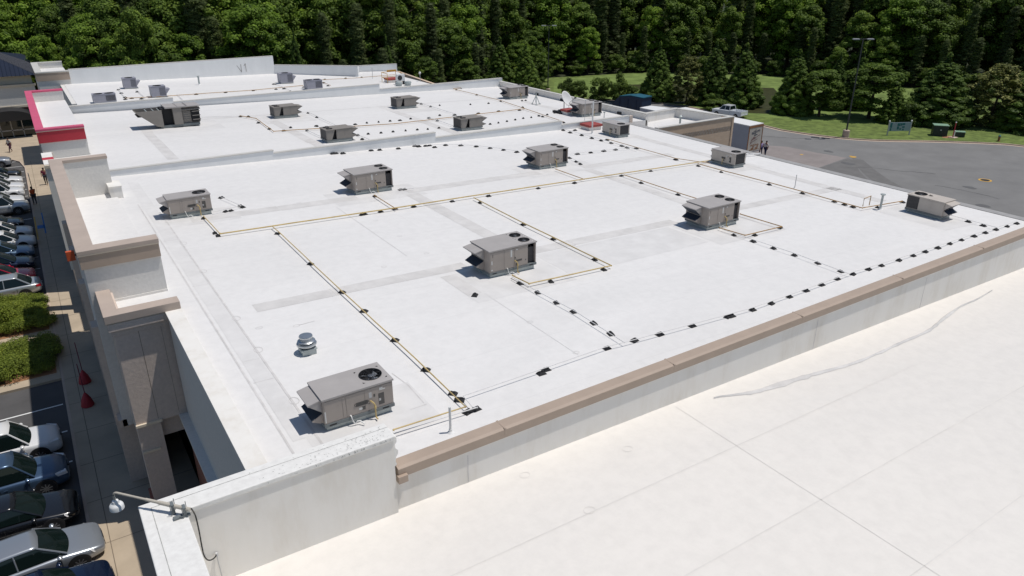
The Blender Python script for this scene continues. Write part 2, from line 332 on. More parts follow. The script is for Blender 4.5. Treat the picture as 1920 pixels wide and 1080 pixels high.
# pavement along the shops with a real kerb step
pv = MB().prism([(-1.5, -30), (2.6, -30), (2.6, 113), (-24, 113), (-24, 101.5), (-5, 101), (-3.2, 100.3), (-1.9, 97.5), (-1.5, 94)], 0.0, 0.13)
tag(pv.build('pavement', 'conc'), kind='structure')
kb = MB().prism([(-1.62, -30), (-1.5, -30), (-1.5, 94), (-1.9, 97.5), (-3.2, 100.3), (-5, 101), (-24, 101.5), (-24, 101.38), (-5.04, 100.88), (-3.28, 100.2), (-2.01, 97.45), (-1.62, 93.98)], 0.0, 0.137)
tag(kb.build('kerb', 'kerb'), kind='structure')
jt = MB()
for y in [3.0 + 2.9 * k for k in range(37)]: jt.poly([(-1.48, y, 0.134), (2.6, y, 0.134), (2.6, y + 0.03, 0.134), (-1.48, y + 0.03, 0.134)])
for x in (-0.98,): jt.poly([(x, -30, 0.1345), (x + 0.03, -30, 0.1345), (x + 0.03, 97, 0.1345), (x, 97, 0.1345)])
tag(jt.build('pavement_joints', 'joint'), kind='structure')
ln = MB()
for k in list(range(-6, 2)) + list(range(6, 27)):
    y = 37.0 + 2.74 * (k - 1) + (1.3 if k < 2 else 0.9)
    if 41.3 < y < 54: continue
    ln.poly([(-6.9, y - 0.05, 0.006), (-1.75, y - 0.05, 0.006), (-1.75, y + 0.05, 0.006), (-6.9, y + 0.05, 0.006)])
tag(ln.build('stall_markings', 'line'), kind='structure')
bl = MB()
for (x0, x1, y0, y1) in [(-1.0, -0.9, 68, 74.5), (-1.45, -0.95, 69.6, 70.6)]: bl.poly([(x0, y0, 0.139), (x1, y0, 0.139), (x1, y1, 0.139), (x0, y1, 0.139)])
tag(bl.build('blue_pavement_marking', 'blue'), kind='structure')
yl = MB().poly([(-1.60, 66.5, 0.141), (-1.50, 66.5, 0.141), (-1.50, 73.5, 0.141), (-1.60, 73.5, 0.141)])
tag(yl.build('yellow_kerb_marking', 'yline'), kind='structure')
# planting island: kerb, soil, path
isl = MB().prism([(-8, 41.0), (-1.63, 41.0), (-1.63, 54.0), (-8, 54.0)], 0.0, 0.135)
tag(isl.build('island_pavement', 'conc'), kind='structure')
for (y0, y1) in ((41.75, 45.9), (47.9, 53.3)):
    tag(MB().prism([(-8, y0), (-1.78, y0), (-1.78, y1), (-8, y1)], 0.10, 0.15).build('planting_bed', 'clay'), kind='structure')

# rear service lot, kerb and lawn
kp = [G(*q) for q in [(1100, 186), (1180, 190), (1290, 201), (1440, 238.5), (1480, 247), (1560, 258), (1640, 264), (1750, 266), (1860, 270), (1920, 275)]]
curb = [Vector((p.x, p.y)) for p in kp]
curb = [Vector((58, 100)), Vector((70, 98.5))] + curb + [Vector((103.5, 30)), Vector((106, 5)), Vector((106, -60))]
def smoothline(P, n=6):
    out = []
    for i in range(len(P) - 1):
        p0, p1, p2, p3 = P[max(i - 1, 0)], P[i], P[i + 1], P[min(i + 2, len(P) - 1)]
        for k in range(n):
            t = k / n; out.append(0.5 * ((2 * p1) + (p2 - p0) * t + (2 * p0 - 5 * p1 + 4 * p2 - p3) * t * t + (3 * p1 - p0 - 3 * p2 + p3) * t ** 3))
    return out + [P[-1]]
cl = smoothline(curb)
sheet('rear_lot', [(40, -60), (40, 100)] + [tuple(p) for p in cl], 0.0, 'asphalt')
kb = MB()
for (o0, o1, z0, z1) in ((0.0, 0.18, -0.02, 0.14), (-0.45, 0.0, -0.02, 0.012)):
    for i in range(len(cl) - 1):
        def off(i_, o_):
            d = (cl[min(i_ + 1, len(cl) - 1)] - cl[max(i_ - 1, 0)]).normalized(); return cl[i_] + Vector((-d.y, d.x)) * o_
        a, b2, c2, d2 = off(i, o0), off(i + 1, o0), off(i + 1, o1), off(i, o1)
        kb.hexa([(p.x, p.y, z0) for p in (a, b2, c2, d2)] + [(p.x, p.y, z1) for p in (a, b2, c2, d2)])
tag(kb.build('rear_kerb', 'kerb'), kind='structure')
lawn = [tuple(p + Vector((0.15, 0))) for p in cl] + [(108, -60), (150, -60), (150, 20), (142, 50), (136, 72), (127, 100), (108, 116), (88, 120), (70, 112), (58, 106), (57, 100.3)]
sheet('lawn', lawn, 0.10, 'grass')
sheet('field', [tuple(G(*q)[:2]) for q in [(1036, 186), (1040, 151), (1130, 143), (1235, 137), (1330, 138), (1420, 140.5), (1475, 146), (1560, 152), (1700, 168), (1790, 180), (1830, 230), (1600, 235), (1440, 222), (1200, 189)]], 0.108, 'grassfar')
sheet('pond', [tuple(G(*q)[:2]) for q in [(1180, 160), (1240, 158), (1400, 165), (1450, 166), (1462, 178), (1440, 215), (1380, 212), (1240, 190)]], 0.114, 'pond')
pa = MB().poly([(*G(*q)[:2], 0.005) for q in [(1425, 272), (1475, 275), (1530, 286), (1588, 296), (1533, 315), (1480, 330), (1400, 300)]])
tag(pa.build('worn_slab', 'patchlt'), kind='structure')
pa = MB().poly([(*G(*q)[:2], 0.010) for q in [(1598, 296), (1618, 300), (1645, 322), (1668, 338), (1700, 356), (1660, 356), (1625, 330), (1604, 310)]])
tag(pa.build('asphalt_repair', 'patch'), kind='structure')
pa = MB().poly([(*G(*q)[:2], 0.007) for q in [(1533, 316), (1590, 297), (1600, 300), (1612, 322), (1640, 350), (1620, 352), (1560, 330)]])
tag(pa.build('asphalt_repair', 'patch'), kind='structure')
M['crack'] = mat('crack_sealant', (0.075, 0.075, 0.078), 0.9)
ck = MB(); random.seed(21)
for k in range(26):
    p = Vector((random.uniform(62, 98), random.uniform(8, 78))); a = random.choice([0, 1.57]) + random.uniform(-.5, .5); P = [p]
    for j in range(random.randint(5, 14)): a += random.uniform(-.45, .45); P.append(P[-1] + Vector((math.cos(a), math.sin(a))) * random.uniform(.5, 1.3))
    for u_, v_ in zip(P, P[1:]): strip(ck, u_, v_, random.uniform(.03, .09), .012, lambda x: 0.0) if v_.x < 83 and u_.x < 83 else None
tag(ck.build('asphalt_cracks', 'crack'), kind='structure')
M['oil'] = mat('oil_stain', (0.11, 0.11, 0.112), 0.8, var=.1, scale=2)
ck = MB()
for k in range(22):
    p = Vector((random.uniform(56, 82), random.uniform(10, 74))); r_ = random.uniform(.15, .6); ck.poly([(p.x + r_ * math.cos(t) * random.uniform(.7, 1.2), p.y + r_ * 1.5 * math.sin(t) * random.uniform(.7, 1.2), .0145) for t in [j * .628 for j in range(10)]])
tag(ck.build('asphalt_stains', 'oil'), kind='structure')
for i, q in enumerate([(1847, 338)]):
    p = G(*q); o = MB().lathe([(0.42, 0.004), (0.42, 0.02), (0.01, 0.02)], (0, 0, 0), 24, 0)
    o.lathe([(0.62, 0.002), (0.62, 0.012), (0.43, 0.012), (0.43, 0.002)], (0, 0, 0), 32, 1)
    o = o.build('manhole_cover', ['trim', 'yline']); o.location = (p.x, p.y, 0); tag(o, 'round dark manhole cover ringed with yellow paint in the rear asphalt lot', 'manhole')
ym = MB()
for q, r_ in (((1503, 290), 0.22), ((1600, 294.5), 0.4), ((1595, 293), 0.2)):
    p = G(*q); ym.poly([(p.x + r_ * math.cos(a), p.y + r_ * 0.8 * math.sin(a), 0.016) for a in [k * math.pi / 5 for k in range(10)]])
tag(ym.build('yellow_survey_marks', 'yline'), kind='structure')
for i, (q, lb) in enumerate(((((1528.5, 258)), 'left of two flat dark storm drain grates near the rear kerb'), (((1548, 259.3)), 'right of two flat dark storm drain grates near the rear kerb'))):
    p = G(*q); b = MB()
    b.box(-0.5, 0.5, -0.25, 0.25, 0.0, 0.02)
    for k in range(7): b.box(-0.45 + k * 0.14, -0.38 + k * 0.14, -0.22, 0.22, 0.02, 0.032)
    o = b.build('storm_grate', 'trim'); o.location = (p.x, p.y, 0.004); o.rotation_euler.z = rad(-60); tag(o, lb, 'drain grate', 'storm drain grates')

# ------------------------------------------------------------------ BUILDINGS
# --- near building (its roof fills the foreground)
nb = empty('near_retail_building', 'cream roofed building in the foreground with white parapet corner and tan coped wall', 'building', (0, 0, 0))
X1, Y1 = 46.0, 13.5
rf = MB(); rf.prism([(0.5, -25), (70, -25), (70, Y1), (0.5, Y1)], 0.3, rz0, 0)
rf.build('roof', ['roof0'], nb)
sm = MB()
for x in (14.8,): strip(sm, (x, -20), (x, 13.3), 0.026, 0.006, rz0)
for y, x0, x1 in ((10.9, 5, 24), (8.15, 8, 60), (5.45, 10, 60), (2.7, 8, 60), (0.0, 5, 60)): strip(sm, (x0, y), (x1, y), 0.03, 0.006, rz0)
random.seed(5)
for q in [(984, 891), (1105, 957), (1177, 842)]:
    p = R0(*q); a = random.random() * 3; n = 10; rr = 0.11 + 0.05 * random.random()
    ring = [(p.x + rr * math.cos(2 * math.pi * k / n), p.y + 0.8 * rr * math.sin(2 * math.pi * k / n)) for k in range(n + 1)]
    for u, v in zip(ring, ring[1:]): strip(sm, u, v, 0.014, 0.008, rz0)
sm.build('lap_seams', 'seam0', nb)
# grey wrinkle stain with a shape of its own: a raised, dirty fold of membrane
fold = [R0(*q) for q in [(1338, 747), (1352, 744), (1380, 740), (1420, 733), (1475, 716), (1530, 700), (1590, 684), (1640, 665), (1690, 642), (1740, 620), (1770, 596), (1800, 575), (1830, 562), (1860, 545)]]
wd = [0.02, 0.03, 0.06, 0.15, 0.16, 0.11, 0.08, 0.07, 0.07, 0.08, 0.08, 0.06, 0.04, 0.02]
fb = MB(); fsm = smoothline([Vector((p.x, p.y)) for p in fold], 5); random.seed(8)
Pt = []
for i, p in enumerate(fsm):
    d = (fsm[min(i + 1, len(fsm) - 1)] - fsm[max(i - 1, 0)]).normalized(); n = Vector((-d.y, d.x)); k = i / (len(fsm) - 1) * (len(wd) - 1); w_ = wd[int(k)] * (1 - k % 1) + wd[min(int(k) + 1, len(wd) - 1)] * (k % 1)
    w_ *= 0.7 + 0.6 * random.random(); Pt.append([p - n * w_, p, p + n * w_ * 0.6])
fv = [(q.x, q.y, rz0(q.x) + (0.05 if j == 1 else 0.010)) for t in Pt for j, q in enumerate(t)]
fb.add(fv, [[3 * i + j, 3 * i + 3 + j, 3 * i + 4 + j, 3 * i + 1 + j] for i in range(len(Pt) - 1) for j in (0, 1)])
M['fold'] = mat('dirty_membrane_fold', (0.54, 0.525, 0.51), 0.8, var=0.05, scale=1.2, detail=12, col2=(0.66, 0.64, 0.62))
fb.build('membrane_fold', 'fold', nb, smooth=True)
wl = MB(); wl.prism([(5.451, Y1), (70, Y1), (70, Y1 + 0.28), (5.451, Y1 + 0.28)], 0.3, 8.72)
wl.build('parapet_wall', 'pwall', nb)
jn = MB()
for q in [(877, 858), (1534, 600), (1742, 505)]:
    p = YP(*q, Y1); MB().box(p.x - 0.012, p.x + 0.012, Y1 - 0.006, Y1, rz0(p.x) + 0.02, 8.55).build('wall_joint', 'seam', nb)
cp = MB()
cp.extr([(Y1 - 0.07, 8.71), (Y1 - 0.07, 8.96), (Y1 + 0.02, 8.99), (Y1 + 0.33, 9.0), (Y1 + 0.36, 8.97), (Y1 + 0.36, 8.80), (Y1 + 0.30, 8.80), (Y1 + 0.30, 8.74), (Y1 - 0.04, 8.71)], 'x', 5.54, 70)
for k in range(9): x = 8.6 + 6.1 * k; cp.box(x - 0.03, x + 0.03, Y1 - 0.074, Y1 + 0.363, 8.80, 9.002)
cp.box(5.5, 5.75, Y1 - 0.16, Y1 + 0.0, 8.60, 8.80)
cp.build('coping', 'tan', nb, bevel=0.008)
# white corner parapet (front wall plus return)
tw = MB(); ZT = 10.0
tw.prism([(0.14, -25), (0.85, -25), (0.85, 13.4), (5.45, 13.4), (5.45, 13.96), (0.14, 13.96)], 0.13, ZT - 0.12)
tw.build('corner_parapet', 'pwall', nb)
cp = MB(); cp.prism([(0.10, -25), (0.90, -25), (0.90, 13.36), (5.50, 13.36), (5.50, 14.0), (0.10, 14.0)], ZT - 0.12, ZT)
cp.build('corner_coping', 'scuff', nb, bevel=0.02)
ln_ = MB(); strip(ln_, (0.9 - 0.58, -20), (0.9 - 0.58, 13.8), 0.015, 0, lambda x: ZT + 0.004); strip(ln_, (0.32, 13.79), (5.5, 13.79), 0.015, 0, lambda x: ZT + 0.004)
random.seed(3)
for k in range(170):
    x = 5.4 - abs(random.gauss(0, 1.0)) * 1.3; y = 13.42 + random.random() ** 1.5 * 0.5; s_ = 0.006 + 0.014 * random.random()
    if x < 0.2: continue
    a = random.random() * 3; ln_.poly([(x + s_ * math.cos(a + t), y + s_ * math.sin(a + t) * 0.7, ZT + 0.004) for t in (0, 1.6, 3.1, 4.7)])
for k in range(60):
    x = 5.4 - abs(random.gauss(0, 1.0)) * 1.1; s_ = 0.01 + 0.02 * random.random()
    if x > 0.95: ln_.poly([(x, 13.357, ZT - 0.11 * random.random()) for _ in (0,)] + [(x + s_, 13.357, ZT - 0.06), (x + s_ * 0.5, 13.357, ZT - 0.06 - s_)])
ln_.build('mildew', 'mould', nb)
oc = MB(); prof = [(5.45, 9.86), (5.58, 9.86), (5.58, 9.72), (5.53, 9.66), (5.54, 9.55), (5.60, 9.48), (5.60, 9.38), (5.54, 9.30), (5.52, 9.18), (5.55, 9.08), (5.45, 9.02)]
oc.extr(prof, 'y', 13.5, 13.94); oc.build('cornice', 'scuff', nb)

# --- gooseneck lamp on the corner parapet
gl = empty('gooseneck_lamp', 'beige pipe arm lamp with white domed shade over the front parapet corner', 'lamp', (0.95, 13.1, ZT))
a0 = Vector((0.0, 0.0, 0.16)); a1 = Vector((-1.14, 1.20, 0.26))
gp = MB(); gp.tube([a0, a0 + (a1 - a0) * 0.42], 0.042, 12); gp.tube([a0 + (a1 - a0) * 0.42, a0 + (a1 - a0) * 0.6], 0.033, 12)
arc = [a0 + (a1 - a0) * 0.6, a1]
dv = (a1 - a0).normalized()
for t in (0.3, 0.7, 1.1, 1.57): arc.append(a1 + dv * 0.10 * math.sin(t) - Vector((0, 0, 0.10 * (1 - math.cos(t)))))
arc.append(arc[-1] - Vector((0, 0, 0.12))); gp.tube(arc, 0.024, 10); gp.build('arm', 'beigepipe', gl, smooth=True)
hd = arc[-1]; sh = MB(); sh.lathe([(0.03, 0.02), (0.06, 0.0), (0.075, -0.06), (0.12, -0.09), (0.135, -0.12), (0.14, -0.2), (0.12, -0.2), (0.11, -0.12), (0.01, -0.1)], hd, 20); sh.build('lamp_shade', 'white', gl, smooth=True)
cm = MB()
for t in (0.08, 0.24):
    c = a0 + (a1 - a0) * t; cm.box(c.x - 0.03, c.x + 0.03, c.y - 0.07, c.y + 0.07, 0.0, c.z + 0.05)
    cm.tube([(c.x - 0.05, c.y - 0.09, 0.0), (c.x - 0.05, c.y - 0.09, c.z + 0.09)], 0.008, 6); cm.tube([(c.x + 0.05, c.y + 0.09, 0.0), (c.x + 0.05, c.y + 0.09, c.z + 0.09)], 0.008, 6)
cm.box(-0.32, 0.0, 0.02, 0.12, 0.004, 0.04)
cm.build('clamp', 'galvdk', gl)
cb = MB(); cpts = [YP(*q, 13.33) for q in [(366, 966), (371, 985), (375, 1005), (378, 1022), (382, 1040), (388, 1049), (395, 1050), (402, 1046), (406, 1040)]]
cpts = [Vector((0.98, 13.12, ZT + 0.16))] + cpts
cb.tube([p - gl.location for p in smoothline(cpts, 4)], 0.014, 8); cb.build('cable', 'cable', gl, smooth=True)
cb = MB(); p0 = YP(406, 1040, 13.35); cb.tube([Vector(p0) - gl.location, Vector((p0.x + 0.02, 13.35, 7.9)) - gl.location], 0.012, 8); cb.lathe([(0.03, -0.03), (0.03, 0.05), (0.01, 0.06)], Vector(p0) - gl.location, 10)
cb.build('conduit', 'steel', gl)

# --- middle building (main subject)
mb = empty('middle_retail_building', 'long white roofed shop building with beige stucco towers and tan coping along its front', 'building', (0, 0, 0))
ZB = 0.13
rf = MB()
rf.prism([(3.02, 13.80), (44.2, 13.80), (44.2, 48.9), (3.02, 48.9)], lambda x: rz(x) - 0.5, rz, 0)
rf.build('roof', ['roof'], mb)
bd = MB()
def band(poly, mi=0, h=0.005): bd.poly([(x, y, rz(x) + h) for x, y in poly], mi)
def bandx(x0, x1, y0, y1, mi=0, h=0.005, brk=3.0, jit=0.06):
    """walkway strip made of lapped sheets"""
    random.seed(int(x0 * 10 + y0)); L_ = max(x1 - x0, y1 - y0); n = max(1, int(L_ / brk)); al = (x1 - x0) > (y1 - y0)
    for k in range(n):
        t0, t1 = k / n, (k + 1) / n; j = random.uniform(-jit, jit)
        if al: band([(x0 + (x1 - x0) * t0 + .015, y0 + j), (x0 + (x1 - x0) * t1 - .015, y0 + j), (x0 + (x1 - x0) * t1 - .015, y1 + j), (x0 + (x1 - x0) * t0 + .015, y1 + j)], mi, h)
        else: band([(x0 + j, y0 + (y1 - y0) * t0 + .015), (x1 + j, y0 + (y1 - y0) * t0 + .015), (x1 + j, y0 + (y1 - y0) * t1 - .015), (x0 + j, y0 + (y1 - y0) * t1 - .015)], mi, h)
bandx(5.4, 14.4, 25.3, 26.05); bandx(16.8, 27.0, 25.3, 26.05); bandx(29.8, 41.0, 25.4, 26.1)
bandx(5.6, 14.4, 37.3, 38.2); bandx(17.3, 26.8, 37.2, 38.1); bandx(30.2, 38.6, 37.2, 38.0)
bandx(16.95, 17.75, 27.2, 37.0); bandx(29.75, 30.45, 27.2, 36.8); bandx(40.3, 41.1, 22.5, 44.0)
bandx(3.95, 4.5, 16.6, 47, mi=1, brk=4.4, jit=0.0)
band([(12.8, 21.9), (17.6, 21.9), (17.6, 24.95), (12.8, 24.95)], 1, 0.003); band([(12.8, 22.7), (13.45, 22.7), (13.45, 24.95), (12.8, 24.95)], 0, 0.006)
band([(17.7, 22.4), (26.1, 22.5), (26.0, 25.2), (17.7, 25.2)], 1, 0.003)
band([(26.3, 21.9), (31.2, 21.9), (31.2, 25.2), (26.3, 25.2)], 1, 0.003)
band([(12.9, 36.6), (18.2, 36.6), (18.2, 39.2), (12.9, 39.2)], 1, 0.003); band([(25.7, 36.8), (31.5, 36.8), (31.5, 39.4), (25.7, 39.4)], 1, 0.003)
band([(4.3, 15.4), (7.9, 15.4), (7.9, 17.9), (4.3, 17.9)], 1, 0.003); band([(4.3, 37.0), (7.9, 37.0), (7.9, 39.4), (4.3, 39.4)], 1, 0.003)
band([(38.4, 17.6), (41.2, 17.4), (41.6, 21.6), (38.4, 21.5)], 1, 0.003); band([(38, 31.6), (41.5, 31.6), (41.5, 35.2), (38, 35.2)], 1, 0.003); band([(38, 43.6), (41.3, 43.6), (41.3, 46.7), (38, 46.7)], 1, 0.003)
def sstrip(a, c, w_=0.035, h_=0.008): strip(bd, a, c, w_, h_, rz, 2)
sstrip((3.80, 16.0), (3.80, 42), 0.06); sstrip((4.57, 15.9), (4.55, 40), 0.07); sstrip((3.9, 20.2), (4.5, 20.2)); sstrip((3.9, 28.9), (4.5, 28.9)); sstrip((3.9, 35.1), (4.5, 35.1))
for y in (18.6, 22.3, 25.1, 30.4, 34.4, 38.1):
    for k in range(12): a = 2 * math.pi * k / 12; sstrip((4.62 + .14 * math.cos(a), y + .2 * math.sin(a)), (4.62 + .14 * math.cos(a + .52), y + .2 * math.sin(a + .52)), 0.02)
strip(bd, (13.5, 16.6), (13.5, 22.6), 0.016, .008, rz, 1); strip(bd, (12.7, 27.9), (12.7, 36.6), 0.03, .008, rz, 1)
for q0, q1 in (((560, 610), (590, 602)), ((765, 722), (795, 756)), ((800, 758), (770, 768)), ((735, 700), (765, 722))): a, c = R(*q0), R(*q1); sstrip((a.x, a.y), (c.x, c.y), 0.025)
for q in [(486, 615), (556, 611), (704, 414), (749, 443), (800, 475), (994, 604), (1080, 661), (720, 500), (560, 380)]:
    p = R(*q); n = 10; rr = 0.12
    for k in range(n): a = 2 * math.pi * k / n; c = a + 2 * math.pi / n; sstrip((p.x + rr * math.cos(a), p.y + rr * .7 * math.sin(a)), (p.x + rr * math.cos(c), p.y + rr * .7 * math.sin(c)), 0.012)
bd.build('roof_bands', ['band', 'band2', 'seam'], mb)
# front raised white edge of the roof, recess wall below
fe = MB(); fe.prism([(2.58, 14.0), (3.02, 14.0), (3.02, 26.5), (2.58, 26.5)], ZB, 8.70, 0)
fe.build('front_wall', 'stuccow', mb)
fe = MB(); fe.prism([(2.52, 14.0), (3.06, 14.0), (3.06, 26.45), (2.52, 26.45)], 8.70, 8.76); fe.build('front_coping', 'pwall', mb, bevel=0.01)
lg = MB(); lg.box(2.28, 2.58, 14.0, 26.8, 4.28, 4.42); lg.build('ledge', 'stuccow', mb)
lb = MB(); lb.box(2.50, 2.58, 14.0, 26.8, ZB, 3.0); lb.build('brick_base', 'brick', mb)
# tower two (low stucco tower with open arcade under it)
t2 = MB()
y0, y1 = 26.62, 29.5
t2.prism([(0.80, y0), (2.98, y0), (2.98, y0 + .35), (1.15, y0 + .35), (1.15, y1), (0.80, y1)], 4.40, 8.9)          # near face + front
t2.prism([(0.80, y0 + .02), (1.62, y0 + .02), (1.62, y0 + .9), (0.80, y0 + .9)], ZB, 4.40)
t2.prism([(0.80, y0 + .9), (1.15, y0 + .9), (1.15, y1), (0.80, y1)], 3.6, 4.40)
t2.prism([(1.62, y0 + .35), (2.6, y0 + .35), (2.6, y0 + .5), (1.62, y0 + .5)], 3.5, 8.0)
t2.build('low_tower', 'stucco', mb)
lt = MB()
lt.prism([(0.78, y0 - .08), (1.68, y0 - .08), (1.68, y0 + .95), (0.78, y0 + .95)], 4.36, 4.46)
lt.build('tower_ledge', 'cream', mb); lt = MB(); lt.prism([(0.80, y0 - .06), (1.42, y0 - .06), (1.42, y0 + .05), (0.80, y0 + .05)], 3.18, 3.27)
lt.build('tower_ledge', 'cream', mb)
pj = MB(); pj.box(1.56, 1.575, y0 - 0.004, y0, 4.5, 8.4); pj.box(2.3, 2.31, y0 - 0.004, y0, 4.5, 8.4); pj.build('control_joint', 'joint', mb)
pb = MB(); pb.prism([(0.70, y0 - .05), (1.45, y0 - .05), (1.45, y0 + .97), (0.70, y0 + .97)], ZB, 0.95); pb.build('pier_base', 'brick', mb)
tp = MB(); th = 9.05
tp.prism([(0.60, 26.40), (3.06, 26.40), (3.06, 26.95), (1.08, 26.95), (1.08, 29.4), (0.60, 29.4)], th - 0.30, th)
tp.build('low_tower_coping', 'tanlt', mb, bevel=0.015)
tp = MB()
tp.prism([(0.62, 26.47), (3.04, 26.47), (3.04, 26.85), (0.80, 26.85), (0.80, 29.4), (0.62, 29.4)], th - 0.34, th - 0.30)
tp.build('drip_edge', 'cream', mb)
tp = MB(); tp.prism([(0.66, 26.44), (3.03, 26.44), (3.03, 26.81), (0.80, 26.81), (0.80, 29.4), (0.66, 29.4)], th - 0.62, th - 0.34)
tp.prism([(0.72, 26.56), (3.01, 26.56), (3.01, 26.81), (0.82, 26.81), (0.82, 29.4), (0.72, 29.4)], th - 0.85, th - 0.62)
tp.build('low_tower_fascia', 'stucco', mb)
fl = MB(); fl.prism([(1.08, 26.95), (3.02, 26.95), (3.02, 29.1), (1.08, 29.1)], 8.0, 8.52); fl.build('tower_roof', 'roof', mb)
# tower one (tall)
def utower(name, x0, x1, y0, y1, zt, arm, tw_, wallmat, copmat, bandmat, fl_z, parent, coph=0.16, bandh=0.55, inner='roof', zb=3.2, fr=0.55):
    b = MB(); b.prism([(x0 + .12, y0 + .12), (x1, y0 + .12), (x1, y0 + arm), (x0 + fr, y0 + arm), (x0 + fr, y1 - arm), (x1, y1 - arm), (x1, y1 - .12), (x0 + .12, y1 - .12)], zb, zt - coph)
    b.build(name, wallmat, parent)
    b = MB(); b.prism([(x0, y0), (x1 + .03, y0), (x1 + .03, y0 + arm + .05), (x0 + fr + .05, y0 + arm + .05), (x0 + fr + .05, y1 - arm - .05), (x1 + .03, y1 - arm - .05), (x1 + .03, y1), (x0, y1)], zt - coph, zt)
    b.build(name + '_coping', copmat, parent, bevel=0.015)
    if bandmat:
        b = MB(); b.prism([(x0 + .04, y0 + .04), (x1 + .01, y0 + .04), (x1 + .01, y0 + .12), (x0 + .12, y0 + .12), (x0 + .12, y1 - .04), (x0 + .04, y1 - .04)], zt - coph - bandh, zt - coph - .045); b.build(name + '_fascia', bandmat, parent)
        b = MB(); b.prism([(x0 + .01, y0 + .01), (x1 + .02, y0 + .01), (x1 + .02, y0 + .12), (x0 + .12, y0 + .12), (x0 + .12, y1 - .04), (x0 + .01, y1 - .04)], zt - coph - .045, zt - coph); b.build(name + '_drip_edge', 'cream', parent)
    b = MB(); b.prism([(x0 + fr, y0 + arm), (x1 + .04, y0 + arm), (x1 + .04, y1 - arm), (x0 + fr, y1 - arm)], fl_z - .4, fl_z); b.build(name + '_inner_roof', 'roof', parent)
utower('tall_tower', 0.32, 3.02, 28.85, 45.2, 10.70, 0.55, 0.5, 'stuccow', 'tanlt', 'tandk', 8.60, mb)
nbk = MB(); nbk.prism([(1.08, 28.93), (3.02, 28.93), (3.02, 28.965), (1.08, 28.965)], 8.515, 8.62); nbk.build('flashing', 'pwall', mb)
bx = MB(); bx.box(2.75, 3.35, 43.7, 45.0, 8.4, 9.15); bx.box(2.72, 3.38, 43.66, 45.04, 9.15, 9.2); bx.build('scupper_box', 'pwall', mb)
# pilasters and canopy band under the tall tower
ps = MB()
for y in (29.6, 34.6, 39.6, 44.3): ps.box(0.22, 0.9, y, y + 0.7, ZB, 7.4)
ps.box(0.30, 0.6, 28.97, 45.1, 3.2, 3.5); ps.build('pilasters', 'stucco', mb)
gl2 = MB(); gl2.box(1.0, 1.1, 29.2, 45.0, ZB, 3.3); gl2.build('shop_window', 'glass', mb)
rw = MB(); rw.prism([(44.15, 13.80), (44.5, 13.80), (44.5, 48.9), (44.15, 48.9)], 0.0, rz(44.2) - .09); rw.build('rear_wall', 'tanbrick', mb)
re = MB(); re.prism([(44.02, 13.9), (44.58, 13.9), (44.58, 48.9), (44.02, 48.9)], rz(44.2) - .09, rz(44.2) + .035); re.build('gravel_stop', 'edge', mb)
gp_ = MB()
for k in range(12): gp_.box(44.5, 44.62, 16 + 3 * k, 16.12 + 3 * k, 0.1, rz(44.2) - .1)
gp_.build('downpipe', 'tan', mb)
# stepped dividing parapet between middle and third building
def stepped(name, parent, y, th, segs, m='pwall2', cm_='edge', base=rz):
    b = MB(); c = MB()
    for x0, x1, zt in segs:
        b.prism([(x0, y), (x1, y), (x1, y + th), (x0, y + th)], lambda x: base(x) - .3, zt)
        c.prism([(x0 - .01, y - .035), (x1 + .01, y - .035), (x1 + .01, y + th + .035), (x0 - .01, y + th + .035)], zt, zt + .05)
    b.build(name, m, parent); c.build(name + '_cap', cm_, parent)
M['capw'] = mat('white_cap_metal', (0.60, 0.58, 0.54), 0.5, var=0.05, scale=3)
stepped('dividing_parapet', mb, 48.9, 0.28, [(3.05, 13.08, 8.85), (13.08, 25.2, 8.66), (25.2, 37.0, 8.27), (37.0, 44.5, 7.96)], cm_='capw')
bx = MB(); bx.box(44.5, 44.85, 48.86, 49.22, 0.1, 7.96); bx.build('end_pier', 'stucco', mb)

# --- low rear annex (tan block)
an = empty('rear_annex', 'low tan block annex with white walled roof behind the middle building', 'building', (0, 0, 0))
ap = [(44.6, 45.4), (54.3, 45.5), (53.0, 51.7), (47.0, 51.2), (44.6, 51.2)]
zt = 7.4
MB().prism(ap, 6.2, 6.62).build('roof', 'roof', an)
w_ = MB()
for i in range(3):
    a, b2 = ap[i], ap[i + 1]; w_.wallseg(a, b2, 0.28, 0.0, zt)
w_.build('wall', 'tanbrick', an)
w_ = MB()
ins = [(44.9, 45.69), (54.0, 45.79), (52.78, 51.41), (47.0, 50.91)]
for i in range(3): w_.wallseg(ins[i], ins[i + 1], 0.04, 6.62, zt - .01)
w_.build('parapet_lining', 'pwall', an)
c = MB()
for i in range(3):
    a, b2 = Vector(ap[i]), Vector(ap[i + 1]); d = (b2 - a).normalized(); n = Vector((-d.y, d.x)); c.wallseg(tuple(a - n * .05), tuple(b2 - n * .05), 0.42, zt, zt + .07 + .002 * i)
c.build('parapet_cap', 'capw', an)
vt = MB(); p = Vector((49.5, 47.6, 6.62)); vt.tube([p, p + Vector((0, 0, .95))], 0.09, 10); vt.lathe([(.16, .95), (.17, 1.0), (.02, 1.12)], p, 12); vt.box(p.x - .3, p.x + .3, p.y - .3, p.y + .3, 6.62, 6.68)
tag(vt.build('vent_pipe', 'galv'), 'grey capped vent pipe standing on the low tan annex roof', 'vent pipe')

